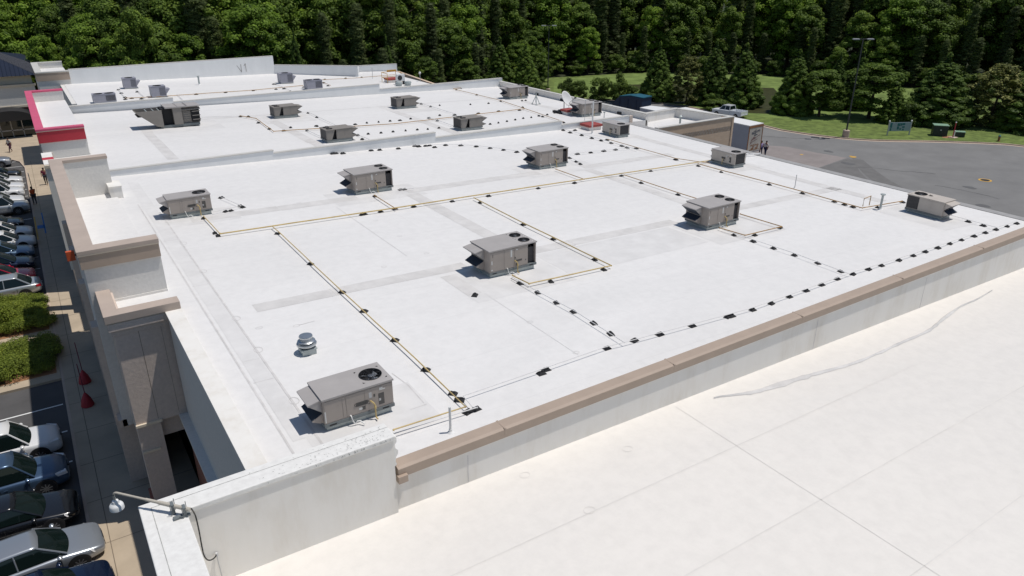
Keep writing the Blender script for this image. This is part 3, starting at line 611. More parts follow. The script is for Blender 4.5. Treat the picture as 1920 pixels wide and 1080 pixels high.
# --- third building
tb = empty('third_retail_building', 'white roofed shop building with red coped front tower', 'building', (0, 0, 0))
rf = MB(); rf.prism([(2.9, 49.18), (44.5, 49.18), (46.9, 49.18), (46.6, 74.0), (2.9, 73.5)], lambda x: rz(x) - .5, rz)
rf.build('roof', 'roof', tb)
bd = MB(); bandx(7.0, 7.7, 52, 65.5); bandx(16.8, 17.6, 49.8, 63.2); bandx(28.0, 28.8, 49.8, 63.2); bandx(42.5, 43.3, 52, 63)
band([(7, 61.5), (13, 61.5), (13, 65.5), (7, 65.5)], 1, .003); band([(16.4, 61.8), (20.6, 61.8), (20.6, 66), (16.4, 66)], 1, .003); band([(28, 61.8), (32.5, 61.8), (32.5, 66), (28, 66)], 1, .003)
strip(bd, (11, 66.2), (44, 66.2), .12, .006, rz, 2); strip(bd, (19, 57.6), (44, 57.6), .02, .006, rz, 2)
bd.build('roof_bands', ['band', 'band2', 'seam'], tb)
rs = MB(); rs.prism([(46.75, 49.18), (47.05, 49.18), (46.95, 74.2), (46.65, 74.2)], 0.0, 7.83); rs.build('rear_parapet', 'pwall', tb)
rs = MB(); rs.prism([(46.70, 49.15), (47.12, 49.15), (47.02, 74.25), (46.60, 74.25)], 7.83, 7.90); rs.build('rear_parapet_cap', 'capw', tb)
sc_ = MB()
for y in (52.5, 57.0, 61.5, 66.0, 70.5): sc_.box(46.60, 46.76, y, y + .5, rz(46.7), rz(46.7) + .22)
sc_.build('scupper', 'pad', tb)
stepped('dividing_parapet', tb, 73.8, 0.3, [(2.95, 11.35, 9.08), (11.35, 31.65, 8.72), (31.65, 47.0, 8.2)], cm_='capw')
utower('front_tower', 0.12, 2.85, 55.5, 74.6, 10.55, 0.5, 0.5, 'stuccow', 'pink', 'red', 9.62, tb, coph=0.14, bandh=0.75, fr=.45)
br = MB(); br.box(0.35, 2.9, 53.3, 55.6, ZB, 8.6); br.build('lower_front', 'stuccow', tb)
wh = MB(); wh.box(0.10, 0.62, 46.0, 49.2, 4.2, 10.3); wh.box(2.6, 2.9, 45.3, 53.3, ZB, 8.5); wh.build('white_return', 'pwall', tb)
wh = MB(); wh.box(0.09, 0.63, 47.2, 47.8, 10.0, 10.31); wh.build('red_stripe', 'red', tb)
wh = MB(); wh.box(0.08, 0.64, 45.9, 46.0, 10.1, 10.25); wh.build('white_return_trim', 'cream', tb)
gl3 = MB(); gl3.box(0.6, 0.75, 49.2, 74.4, ZB, 3.1); gl3.build('shop_window', 'glass', tb)
cn = MB()
for y in (50, 55.5, 61, 67, 74): cn.box(0.2, 0.75, y, y + .6, ZB, 9.0)
cn.build('pilasters', 'stucco', tb)


# --- fourth building
fb4 = empty('fourth_retail_building', 'far white roofed shop building with tall white parapet wall before the wood', 'building', (0, 0, 0))
rf = MB(); rf.prism([(3.93, 74.1), (40.3, 74.1), (40.3, 90.2), (35.3, 90.2), (34.8, 88.5), (27.0, 95.2), (3.93, 94.3)], lambda x: rz(x) - .5, rz); rf.build('roof', 'roof', fb4)
def segw(pts, th_, z0, z1s, m, name, parent, cap=True):
    b = MB(); c = MB()
    for i in range(len(pts) - 1):
        zt_ = z1s[i]; b.wallseg(pts[i], pts[i + 1], th_, z0, zt_)
        c.wallseg(pts[i], pts[i + 1], th_ + .04, zt_, zt_ + .07 + .001 * i)
    b.build(name, m, parent)
    if cap: c.build(name + '_cap', 'capw', parent)
segw([(4.63, 93.94), (26.9, 95.1)], 0.35, 0, [9.92], 'pwall2', 'tall_parapet', fb4)
segw([(26.9, 95.1), (35.2, 88.45)], 0.3, 0, [8.85], 'pwall2', 'angled_parapet', fb4)
segw([(35.2, 90.9), (37.3, 93.2), (42.3, 92.4)], 0.3, 0, [8.25, 8.25], 'pwall2', 'rear_parapet', fb4)
rf = MB(); rf.prism([(34.9, 88.4), (40.3, 86), (42.3, 92.3), (37.3, 93.1)], lambda x: rz(x) - .5, lambda x: rz(x) + .005); rf.build('rear_roof', 'roof', fb4)
rw = MB(); rw.prism([(40.2, 74.2), (40.55, 74.2), (42.5, 92.2), (42.1, 92.2)], 0, lambda x: rz(x) - .03); rw.build('rear_wall', 'tanbrick', fb4)
pe = [YP(x, y, 94.35) for x, y in [(450, 128), (450, 119), (456.5, 127.5), (456.5, 118.5), (461, 118.5), (464, 127)]]
gm_ = MB()
def stroke(a, c, w__=.06):
    a, c = Vector(a), Vector(c); d = (c - a); n = Vector((d.z, 0, -d.x)).normalized() * w__ / 2; yy = 94.70 - .37
    gm_.poly([tuple(a - n), tuple(c - n), tuple(c + n), tuple(a + n)])
YW = 93.9 + (22.6 - 3.9) / 23.0 * 1.2 - .012
def wp(x, z): return (x, YW, z)
for (a, c) in (((22.3, 8.35), (22.3, 9.25)), ((22.3, 9.25), (22.85, 8.35)), ((22.85, 8.35), (22.85, 9.25)), ((23.2, 9.05), (23.4, 9.3)), ((23.4, 9.3), (23.4, 8.35))):
    stroke(wp(*a), wp(*c), .07)
gm_.build('scrawl', 'edge', fb4)
utower('front_tower', 1.50, 4.62, 93.7, 104.3, 9.90, 0.5, 0.5, 'stuccow', 'capw', 'tandk', 9.2, fb4, coph=0.12, bandh=0.8, fr=.6)
fw = MB(); fw.box(0.8, 3.0, 74.6, 79.5, ZB, 8.5); fw.box(3.55, 3.93, 79.5, 94.0, ZB, 8.46); fw.build('front_wall', 'stuccow', fb4)

# --- far left brick building with blue roof
fl_ = empty('brick_shop_building', 'red brick shop with dark blue standing seam hip roof and arched black awning', 'building', (0, 0, 0))
YN = 113.0
b = MB(); b.box(-30, 1.4, YN, 140, ZB, 6.3); b.build('brick_wall', 'brick', fl_)
b = MB(); b.box(-30, 1.45, YN - .12, YN, 4.0, 6.3); b.build('stucco_band', 'stuccow', fl_)
b = MB(); b.box(-30, 1.6, YN - .3, YN, 6.3, 6.55); b.box(-30, 1.5, YN - .22, YN, 3.75, 4.0); b.build('cornice', 'cream', fl_)
b = MB(); b.prism([(-30, YN + .3), (1.3, YN + .3), (1.3, 139), (-30, 139)], 6.55, 7.6); b.build('cream_attic', 'cream', fl_)
b = MB(); A_, B_, C_, D_ = (-30, YN - .5, 7.6), (1.9, YN - .5, 7.6), (1.9, 141, 7.6), (-30, 141, 7.6); E_, F_ = (-24, 121.5, 10.1), (-3.5, 121.5, 10.1)
b.add([A_, B_, C_, D_, E_, F_], [[0, 1, 5, 4], [1, 2, 5], [2, 3, 4, 5], [3, 0, 4], [3, 2, 1, 0]])
for k in range(70):
    x = -29.5 + .45 * k; t = max(0.0, min(1.0, ((x + 30) / 6) if x < -24 else ((1.9 - x) / 5.4 if x > -3.5 else 1)))
    if x > 1.8: break
    b.tube([(x, YN - .5, 7.62), (x, YN - .5 + 9.0 * t, 7.62 + 2.5 * t)], .035, 4)
for k in range(30):
    y = YN + .5 * k; t = max(0.0, min(1.0, (y - YN + .5) / 9.0)); b.tube([(1.9, y, 7.62), (1.9 - 5.4 * t, y, 7.62 + 2.5 * t)], .035, 4)
b.build('hip_roof', 'blueroof', fl_)
b = MB()
for x in (-9.0, -5.6, 0.6): b.box(x, x + .8, YN - .25, YN, ZB, 4.0)
b.build('tan_pier', 'stucco', fl_)
b = MB(); b.box(-4.6, 0.4, YN - .06, YN, ZB, 3.2); b.build('entrance_window', 'glass', fl_)
b = MB()
for x in (-4.6, -3.4, -2.2, -1.0, 0.3): b.box(x, x + .1, YN - .12, YN - .06, ZB, 3.2)
b.box(-4.6, .4, YN - .12, YN - .06, .9, 1.05); b.build('window_frame', 'edge', fl_)
b = MB(); n = 14; pf = [(-2.1 + 2.7 * math.cos(math.pi * k / n), 2.35 + 1.25 * math.sin(math.pi * k / n)) for k in range(n + 1)]
P = [(x, YN - 1.5, z) for x, z in pf] + [(x, YN, z + .35) for x, z in pf]
b.add(P, [[i, i + 1, n + 2 + i, n + 1 + i] for i in range(n)] + [list(range(n + 1))]); b.build('arched_awning', 'trim', fl_)

# ------------------------------------------------------------------ ROOFTOP UNITS
def plate_holes(b, x0, x1, y0, y1, z, th_, holes, mi=0, n=28):
    """sheet with round holes; holes = [(cx, cy, r)] each owns a square cell"""
    cells = [(cx - r - .04, cx + r + .04, cy - r - .04, cy + r + .04, cx, cy, r) for cx, cy, r in holes]
    xs = sorted({x0, x1} | {c for q in cells for c in q[:2]}); ys = sorted({y0, y1} | {c for q in cells for c in q[2:4]})
    for i in range(len(xs) - 1):
        for j in range(len(ys) - 1):
            mx_, my_ = (xs[i] + xs[i + 1]) / 2, (ys[j] + ys[j + 1]) / 2
            if any(q[0] < mx_ < q[1] and q[2] < my_ < q[3] for q in cells): continue
            b.poly([(xs[i], ys[j], z), (xs[i + 1], ys[j], z), (xs[i + 1], ys[j + 1], z), (xs[i], ys[j + 1], z)], mi)
    for (a0_, a1_, b0, b1, cx, cy, r) in cells:
        P = []; h = (a1_ - a0_) / 2
        for k in range(n):
            t = 2 * math.pi * k / n; c_, s_ = math.cos(t), math.sin(t); q = h / max(abs(c_), abs(s_))
            P += [(cx + q * c_, cy + q * s_, z), (cx + r * c_, cy + r * s_, z)]
        b.add(P, [[2 * k, 2 * ((k + 1) % n), 2 * ((k + 1) % n) + 1, 2 * k + 1] for k in range(n)], mi)

def unit(L, W, H, fans, label, hood=True, vcut=False, frontcoil=False, endcoil=False, body='unit', top='unittop', name='rooftop_unit', gas=True, txt=None, hoodlen=.36, drain=True):
    """origin at the near left base corner, long side along +x, front face towards -y"""
    u = empty(name, label, 'rooftop unit', group='rooftop air conditioning units')
    hc = .14; hr = .10; z0 = hc + hr; t = .03
    b = MB(); b.box(.06, L - .06, .06, W - .06, -.12, hc); b.build('curb', 'galv', u)
    b = MB(); b.box(-.01, L + .02, -.02, W + .02, hc, z0)
    for x in (.12, L - .35): b.box(x, x + .2, -.024, -.02, hc + .03, z0 - .03, 1)
    b.build('base_rail', ['galvdk', 'dark'], u, bevel=.006)
    # cabinet: four thin walls, open under the fans
    xf = L - (.42 if frontcoil else 0); b = MB()
    if frontcoil:
        b.box(0, xf, 0, t, z0, H - t); b.box(L - .05, L, 0, .05, z0, H - t)
    else: b.box(0, L, 0, t, z0, H - t)
    if vcut:
        b.box(0, L * .62, W - t, W, z0, H - t)
        b.extr([(L * .80, z0), (L * .93, z0), (L, H - t), (L * .66, H - t)], 'y', W - t, W)
        b.extr([(L * .93, z0), (L - .04, z0), (L, H - t), (L - .03, H - t)], 'y', W - t + .004, W - .004)
    else: b.box(0, L, W - t, W, z0, H - t)
    b.box(0, t, t, W - t, z0, H - t)
    if not endcoil: b.box(L - t, L, t, W - t, z0, H - t)
    else:
        b.box(L - .05, L, .05, .12, z0, H - t); b.box(L - .05, L, W - .1, W - .03, z0, H - t)
    b.build('cabinet', body, u, bevel=.006)
    b = MB(); b.box(t + .01, (xf - .02) if frontcoil else L - t - .02, t + .01, W - t - (.25 if vcut else .01), z0, H - .30)
    if frontcoil: b.box(xf - .02, L - .05, .10, W - (.3 if vcut else .1), z0, H - .25)
    b.build('coil', 'coil', u)
    if endcoil:
        b = MB(); b.box(L - .045, L - .02, .12, W - .1, z0 + .02, H - .06)
        for k in range(14): z = z0 + .05 + k * (H - z0 - .12) / 14; b.box(L - .022, L - .016, .12, W - .1, z, z + .01, 1)
        b.build('end_coil', ['coil', 'trim'], u)
    # seams, panels and plates
    b = MB(); cuts = (.26, .31, .58) if L < 2.2 else (.30, .52)
    pan = [0.02] + [L * c for c in cuts] + [xf - .02]
    bxs = [(a + .012, c - .012, -.008, 0, z0 + .04, H - .10) for a, c in zip(pan, pan[1:])] + [(-.006, 0, .06, W * .5, z0 + .05, H * .52)]
    if not vcut: bxs += [(.05, L * .3, W, W + .008, z0 + .04, H - .1), (L * .32, L * .6, W, W + .008, z0 + .04, H - .1)]
    else: bxs += [(.03, L * .30, W, W + .008, z0 + .04, H - .08), (L * .33, L * .60, W, W + .008, z0 + .04, H - .08)]
    for q in bxs: MB().box(*q).build('access_panel', body, u, bevel=.004)
    b = MB()
    def plate(x, z, w__, h__, mi): b.box(x, x + w__, -.013, -.008, z, z + h__, mi)
    if L < 2.2:
        plate(L * .45, z0 + .25, .34, .13, 1); plate(L * .49, z0 + .12, .10, .07, 0); plate(L * .53, z0 + .10, .10, .11, 1)
        plate(L * .78, z0 + .10, .17, .36, 1); plate(L * .785, z0 + .22, .06, .08, 0); plate(L * .8, z0 + .55, .17, .035, 0); plate(L * .80, H - .2, .10, .05, 0)
        plate(L * .645, z0 + .40, .08, .17, 2); plate(L * .71, z0 + .40, .05, .09, 1); plate(L * .63, z0 + .22, .03, .03, 1); plate(.02, z0 + .05, .035, .35, 0)
    else:
        plate(L * .44, z0 + .50, .08, .32, 0); plate(L * .53, z0 + .40, .05, .07, 1); plate(L * .54, z0 + .25, .34, .08, 1); plate(L * .55, z0 + .06, .06, .12, 1)
        plate(.08, z0 + .35, .05, .16, 0); plate(.07, z0 + .08, .07, .05, 0); plate(L * .56, H - .2, .08, .05, 0); plate(L * .76, z0 + .22, .04, .05, 1); plate(.14, z0 + .65, .02, .14, 1)
    b.build('plate', ['decal', 'decald', 'steel'], u)
    if txt: text_mesh(txt, .115, 'decald', 'nameplate', u, (L * .45 + .17, -.018, z0 + .315), (rad(90), 0, 0), .003)
    # fans
    if fans == 1: hl = [(L - .42, W * .5, .32)]
    elif fans == 2: hl = [(L - .36, W * .27, .245), (L - .36, W * .73, .245)]
    else: hl = []
    b = MB(); ov = .03
    plate_holes(b, -ov, L + ov, -ov, W + ov, H, .03, hl)
    b.box(-ov, L + ov, -ov, -ov + .004, H - .05, H - .001); b.box(-ov, L + ov, W + ov - .004, W + ov, H - .05, H - .001); b.box(-ov, -ov + .004, -ov + .004, W + ov - .004, H - .05, H - .001); b.box(L + ov - .004, L + ov, -ov + .004, W + ov - .004, H - .05, H - .001)
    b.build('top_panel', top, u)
    for (cx, cy, r) in hl:
        fn = MB(); fn.tube([(cx, cy, H - .24), (cx, cy, H + .012)], r, 28, cap=False); fn.tube([(cx, cy, H - .24), (cx, cy, H - .235)], r, 28)
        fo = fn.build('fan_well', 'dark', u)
        bl_ = MB(); bl_.lathe([(.02, -.12), (.07, -.12), (.075, -.03), (.05, -.02), (.01, -.02)], (cx, cy, H), 14)
        for k in range(4):
            a = k * math.pi / 2 + .5; p = []
            for rr, da in ((.06, -.25), (r * .9, -.12), (r * .95, .42), (.06, .3)): p.append((cx + rr * math.cos(a + da), cy + rr * math.sin(a + da), H - .10 + (.035 if da > 0 else -.02)))
            bl_.poly(p); bl_.poly([(x, y, z - .004) for x, y, z in p][::-1])
        bl_.build('fan_blades', 'blade', fo)
        g = MB()
        for q in (1.0, .8, .6, .4, .2):
            m_ = 24; g.tube([(cx + r * q * math.cos(2 * math.pi * k / m_), cy + r * q * math.sin(2 * math.pi * k / m_), H + .02) for k in range(m_ + 1)], .0035 if q < 1 else .009, 4)
        for k in range(4): a = k * math.pi / 4; g.tube([(cx - r * 1.04 * math.cos(a), cy - r * 1.04 * math.sin(a), H + .018), (cx + r * 1.04 * math.cos(a), cy + r * 1.04 * math.sin(a), H + .018)], .004, 4)
        g.build('fan_guard', 'wire', fo)
    if hood:
        y0_, y1_ = (W * .30 if L >= 2.2 else W * .10), W * .93; hl_ = hoodlen
        b = MB(); b.extr([(0, H - .06), (-hl_, H - .13), (-hl_, H - .155), (0, H * .56)], 'y', y0_, y1_)
        b.extr([(-hl_ - .01, H - .125), (-hl_ - .01, H - .165), (-hl_ + .01, H - .165), (.0, H - .085), (0, H - .05)], 'y', y0_ - .01, y1_ + .01)
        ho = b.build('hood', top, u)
        b = MB(); b.poly([(-hl_ + .015, y0_ + .02, H - .17), (-.0, y0_ + .02, H * .56 - .008), (-.0, y1_ - .02, H * .56 - .008), (-hl_ + .015, y1_ - .02, H - .17)]); b.build('hood_screen', 'mesh', ho)
        zt_ = H * .53; tip = (-hl_ * .85, H * .38)
        b = MB(); b.extr([(0, zt_), tip, (-hl_ * .85 + .02, H * .38 - .03), (-.1, z0 + .03), (0, z0 + .01)], 'y', y0_, y1_); ro = b.build('relief_hood', body, u)
        d_ = .008; b = MB(); b.poly([(-.01, y0_ + .005, zt_ + d_), (tip[0] - .004, y0_ + .005, tip[1] + d_), (tip[0] - .004, y1_ - .005, tip[1] + d_), (-.01, y1_ - .005, zt_ + d_)])
        b.build('relief_screen', 'mesh', ro)
    if gas:
        gx = L * .66 if L < 2.2 else L * .53
        b = MB(); b.tube([(gx, 0, z0 + .30), (gx + .02, -.05, z0 + .30), (gx + .07, -.09, z0 + .24), (gx + .09, -.10, z0 + .18), (gx + .09, -.10, .04)], .022, 8); b.lathe([(.035, 0), (.035, .07), (.02, .09)], (gx + .09, -.10, z0 + .08), 8); b.tube([(gx + .09, -.10, .04), (gx + .09, -.22, .04)], .022, 8)
        b.build('gas_connection', 'gas', u, smooth=True)
    if drain:
        dx = L * .36
        b = MB(); b.tube([(dx, 0, z0 + .05), (dx, -.07, z0 + .05), (dx + .02, -.09, z0 - .08), (dx + .08, -.09, .03), (dx + .14, -.10, .10), (dx + .22, -.12, .10), (dx + .30, -.25, .04)], .020, 8); b.build('drain_pipe', 'pvc', u, smooth=True)
    return u
def place(u, x, y, rzt=0.0, s=1.0): u.location = (x, y, rz(x)); u.rotation_euler = (0, -math.atan(-SL) * 0, rzt); return u

u = unit(2.02, 1.08, 1.03, 1, 'nearest rooftop unit, single fan, standing behind the white corner parapet', txt='CARRIER'); place(u, 4.84, 16.58)
SM = u
def cp_unit(src, label, x, y, rzt=0.0): c = copy_tree(src); c['label'] = label; return place(c, x, y, rzt)
cp_unit(SM, 'single fan rooftop unit close to the white front edge beside the tall tower', 4.79, 38.39)
B2 = unit(2.32, 1.5, 1.2, 2, 'two fan rooftop unit mid roof inside a loop of yellow gas pipe', frontcoil=True, endcoil=True, vcut=True, hoodlen=.44); place(B2, 14.48, 23.77)
cp_unit(B2, 'two fan rooftop unit with short pipe to the gas main, nearest the shopfront', 14.46, 38.2)
cp_unit(B2, 'two fan rooftop unit beside a diagonal of three pipe blocks on the main roof', 27.25, 38.3)
cp_unit(B2, 'two fan rooftop unit with small yellow pipe loop on its right side', 27.3, 23.77)
BG = unit(2.02, 1.08, 1.02, 1, 'beige single fan rooftop unit near the rear edge with its hood facing the tan coping', endcoil=True, body='unitbeige', top='unitbeige', frontcoil=False, gas=False, drain=False)
place(BG, 39.85, 18.75, 0)
# long side faces the shopfront: turn so that +x runs towards -Y
BG.rotation_euler.z = rad(90); BG.location = (41.0, 18.72, rz(40.3))
b = MB(); b.box(1.35, 1.99, 1.08, 1.088, .27, .98); b.build('coil_side', 'coil', BG)
b = MB(); b.lathe([(.14, 1.022), (.14, 1.03), (.10, 1.03), (.10, 1.022)], (1.1, .45, 0), 20); b.build('top_ring', 'unitbeige', BG)
P9 = unit(2.05, 1.12, 1.0, 1, 'single fan rooftop unit ending the yellow gas main near the rear roof edge', endcoil=True, body='unitbeige', hood=False, gas=False, drain=False)
P9.rotation_euler.z = rad(-90); P9.location = (39.2, 34.45, rz(39.2))
b = MB(); b.extr([(0, .9), (-.22, .84), (0, .6)], 'y', .1, 1.0); b.extr([(0, .58), (-.18, .42), (0, .3)], 'y', .1, 1.0); b.build('hood', 'unitbeige', P9)
b = MB(); b.tube([(1.1, -.02, .5), (1.1, -.1, .5), (1.1, -.12, .1)], .022, 8); b.build('gas_connection', 'gas', P9)
c = copy_tree(P9); c['label'] = 'single fan rooftop unit beside the red roof hatch and tall white pole'; c.location = (39.05, 46.1, rz(39.1))
RU = unit(2.0, 1.35, 1.0, 2, 'weathered brown double hooded rooftop unit, near left of four on the third roof', vcut=True, frontcoil=True, endcoil=True, body='unitw', top='unitw', hoodlen=.5, gas=False, drain=False)
def place180(c, x, y): c.rotation_euler.z = rad(180); c.location = (x + 2.0, y + 1.35, rz(x + 1)); return c
place180(RU, 18.0, 52.35)
for (x, y, lb) in ((17.6, 63.9, 'weathered brown double hooded rooftop unit, far left of four on the third roof'), (29.1, 64.1, 'weathered brown double hooded rooftop unit, far right of four on the third roof'), (29.2, 52.05, 'weathered brown double hooded rooftop unit, near right of four on the third roof')):
    c = copy_tree(RU); c['label'] = lb; place180(c, x, y)
cp_unit(B2, 'two fan rooftop unit at the far rear corner beyond the tripod stand', 42.2, 64.8)
cp_unit(B2, 'two fan rooftop unit between the satellite dish and the rear parapet', 42.4, 53.0)
# grey condensers on the fourth roof
def condenser(L, W, H, label, fans=1, vent=True):
    u = empty('condensing_unit', label, 'rooftop unit', group='grey condensing units on the far roof')
    b = MB(); b.box(.05, L - .05, .05, W - .05, 0, .08); b.build('curb', 'galv', u)
    b = MB(); b.box(0, L, 0, .03, .08, H); b.box(0, L, W - .03, W, .08, H); b.box(0, .03, .03, W - .03, .08, H); b.box(L - .03, L, .03, W - .03, .08, H); b.box(.03, L - .03, .03, W - .03, .08, H - .35)
    for k in range(10): z = .2 + k * (H - .3) / 10; b.box(L * .55, L - .06, -.008, 0, z, z + .03, 1)
    b.build('cabinet', ['greyu', 'coil'], u, bevel=.008)
    b = MB(); r = min(W * .36, .4); hl = [(L / 2 + (k - (fans - 1) / 2) * (2 * r + .12), W / 2, r) for k in range(fans)]
    plate_holes(b, -.02, L + .02, -.02, W + .02, H + .01, .02, hl); b.build('top_panel', 'greyu', u)
    for cx, cy, r in hl:
        f = MB(); f.tube([(cx, cy, H - .3), (cx, cy, H + .02)], r, 20, cap=False); f.tube([(cx, cy, H - .3), (cx, cy, H - .295)], r, 20); f.build('fan_well', 'dark', u)
    if vent:
        b = MB(); b.extr([(L, .75), (L + .4, .75), (L, .25)], 'y', .1, W - .1); b.build('hood', 'greyu', u)
    return u
for (x, y, L_, h_, lb, fans, v) in ((9.0, 87.6, 1.25, 1.05, 'grey condensing unit standing furthest left, below the tall far parapet', 1, True), (10.5, 80.2, 1.35, 1.05, 'grey condensing unit just behind the stepped parapet, second from left', 1, True),
                          (24.7, 85.4, 1.45, 1.1, 'grey condensing unit in front of the end of the tall far parapet', 1, True), (25.8, 79.6, 1.7, .95, 'low grey condensing unit half hidden by the stepped parapet, rightmost', 2, False), (5.3, 78.4, 1.9, .8, 'long dark grey condensing unit half hidden behind the parapet near the front tower', 2, False)):
    c = condenser(L_, 1.2, h_, lb, fans, v); place(c, x, y)
# large open air handler
ah = empty('air_handler', 'large taupe air handler with open louvred sides and slanted intake on the third roof', 'air handler', (7.0, 63.3, rz(8)))
ah.scale = (1.0, 1.0, 1.0)
b = MB(); b.box(1.5, 4.45, .1, 1.7, 0, .2); b.build('curb', 'galvdk', ah)
b = MB(); b.extr([(-.1, 1.35), (1.3, .18), (1.75, .1), (1.75, 1.42), (-.1, 1.42)], 'y', 0, .05); b.extr([(-.1, 1.35), (1.3, .18), (1.75, .1), (1.75, 1.42), (-.1, 1.42)], 'y', 1.65, 1.7)
b.hexa([(-.1, .05, 1.32), (1.3, .05, .14), (1.3, 1.65, .14), (-.1, 1.65, 1.32), (-.1, .05, 1.36), (1.3, .05, .18), (1.3, 1.65, .18), (-.1, 1.65, 1.36)])
b.build('intake_hood', 'unitw', ah)
b = MB(); b.box(0.0, 1.9, .08, 1.62, 1.0, 1.05, 0); b.box(.5, .9, .5, .75, 1.05, 1.15, 1)
for x in (.7, 1.2, 1.6): b.box(x, x + .06, .08, 1.62, 1.3, 1.36, 1)
b.build('intake_screen', ['dark', 'galv'], ah)
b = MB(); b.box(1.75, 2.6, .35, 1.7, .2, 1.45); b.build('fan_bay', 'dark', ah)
b = MB(); b.box(2.55, 3.2, 0, 1.7, .2, 1.5); b.box(3.2, 4.5, .25, 1.7, .2, 1.5); b.build('cabinet', 'unitw', ah, bevel=.01)
b = MB(); b.extr([(2.0, 1.5), (4.62, 1.5), (4.62, 1.56), (2.0, 1.62)], 'y', -.05, 1.75)
for x in (2.9, 3.6): b.box(x, x + .03, -.05, 1.75, 1.60, 1.64)
b.build('top_panel', 'unittop', ah)
b = MB(); b.extr([(0.0, 1.3), (.25, 1.42), (.25, 1.36), (0, 1.25)], 'x', 3.2, 4.6); b.box(3.25, 3.85, .18, .25, .45, 1.15)
for k in range(4): b.box(3.25, 3.85, .14, .18, .5 + k * .17, .54 + k * .17)
for k in range(3): b.box(3.95, 4.55, -.02, .25, .45 + k * .32, .5 + k * .32)
b.build('louvres', 'unitw', ah)
b = MB(); b.box(3.9, 4.52, .1, .24, .3, 1.3); b.build('louvre_opening', 'dark', ah)

# ------------------------------------------------------------------ SMALL ROOF THINGS
p = R(577, 661)
ef = empty('exhaust_fan', 'round spun aluminium exhaust fan on square curb left of the yellow pipe run', 'exhaust fan', (p.x, p.y, rz(p.x)))
b = MB(); b.box(-.24, .24, -.24, .24, -.03, .24); b.box(-.27, .27, -.27, .27, .24, .28); b.build('curb', 'galv', ef)
b = MB(); b.lathe([(.20, .28), (.24, .30), (.27, .36), (.33, .40), (.345, .44), (.33, .475), (.25, .49), (.22, .50), (.22, .53), (.285, .55), (.30, .575), (.27, .60), (.21, .62), (.21, .70), (.225, .72), (.235, .78), (.22, .81), (.02, .83)], (0, 0, 0), 32); b.build('fan_dome', 'alum', ef, smooth=True, sharp=50); ef.scale = (.96, .96, .78)
def vent(q, h, r, label, m='pvc', kind='plain', zf=rz, name='vent_pipe'):
    p = R(*q); o = empty(name, label, 'vent pipe', (p.x, p.y, zf(p.x))); b = MB(); b.tube([(0, 0, 0), (0, 0, h)], r, 12); b.build('pipe', m, o, smooth=True)
    b = MB(); b.lathe([(r + .07, 0), (r + .05, .02), (r + .015, .06), (r + .012, .12), (r, .12)], (0, 0, 0), 14); b.build('boot', 'white', o, smooth=True)
    if kind == 'cap': b = MB(); b.lathe([(r + .02, h - .03), (r + .08, h + .02), (r + .08, h + .06), (.02, h + .07)], (0, 0, 0), 14); b.build('cap', m, o, smooth=True)
    return o
vent((845, 811), .82, .035, 'short white vent pipe by the tan coping near the white corner parapet')
vent((1110, 251), 2.6, .06, 'tall white pole beside the red roof hatch')
vent((1650, 393), .85, .06, 'grey flue with flanged top left of the beige unit', 'galv', 'cap')
vent((1490, 353), .85, .022, 'thin grey vent pipe by the yellow pipe run at the roof rear', 'steel')
vent((1096, 230), 1.9, .02, 'thin antenna mast in front of the rear rooftop unit', 'steel', 'cap', name='antenna_mast')
vent((1132, 233), 1.0, .03, 'short grey flue with cap behind the parapet end by the rear unit', 'galv', 'cap')
vent((374, 159), .9, .09, 'pair of small grey pipe vents in the open middle of the far roof', 'galv', 'cap')
vent((699, 148), 1.3, .03, 'thin mast in front of the short far rear parapet', 'steel', name='antenna_mast')
# tripod vent
p = R(1005, 196); o = empty('tripod_support', 'small grey tripod pipe stand near the rear parapet', 'pipe stand', (p.x, p.y, rz(p.x))); b = MB()
for k in range(3): a = 2.1 * k; b.tube([(.45 * math.cos(a), .45 * math.sin(a), 0), (0, 0, .9)], .035, 6); b.lathe([(.12, 0), (.12, .06), (.02, .08)], (.45 * math.cos(a), .45 * math.sin(a), 0), 8)
b.tube([(0, 0, .2), (0, 0, 1.1)], .06, 8); b.build('stand', 'galv', o)
# satellite dish
p = R(1058, 211); ds = empty('satellite_dish', 'white oval satellite dish on a mast ballasted with dark blocks', 'satellite dish', (p.x, p.y, rz(p.x)))
b = MB(); n = 28; rg = [0, .35, .62, .75]; P = [(0, 0, 0)]
for r in rg[1:]:
    for k in range(n): a = 2 * math.pi * k / n; P.append((r * .85 * math.cos(a), r * math.sin(a), .28 * r * r))
F = [[0, 1 + k, 1 + (k + 1) % n] for k in range(n)]
for j in range(2):
    for k in range(n): a_, c_ = 1 + j * n + k, 1 + j * n + (k + 1) % n; F.append([a_, a_ + n, c_ + n, c_])
b.add(P, F); o = b.build('reflector', 'white', ds, smooth=True); o.location = (0.1, -.05, 1.25); o.rotation_euler = (rad(62), rad(-18), rad(25))
sd_ = o.modifiers.new('thick', 'SOLIDIFY'); sd_.thickness = .02
b = MB(); b.tube([(-.05, 0, .1), (-.05, 0, 1.2)], .04, 10); b.tube([(.1, -.2, .7), (.85, -.5, 1.35)], .018, 8); b.box(.8, .95, -.58, -.42, 1.3, 1.42); b.tube([(.3, -.2, .85), (.5, -.1, .2)], .015, 6); b.build('mast', 'bronze', ds)
b = MB(); random.seed(2)
for i in range(6):
    for j in range(4): b.box(-.95 + i * .33, -.67 + i * .33, -.65 + j * .33, -.4 + j * .33, .02, .16 + .06 * ((i + j) % 2))
b.build('ballast', 'pad', ds)
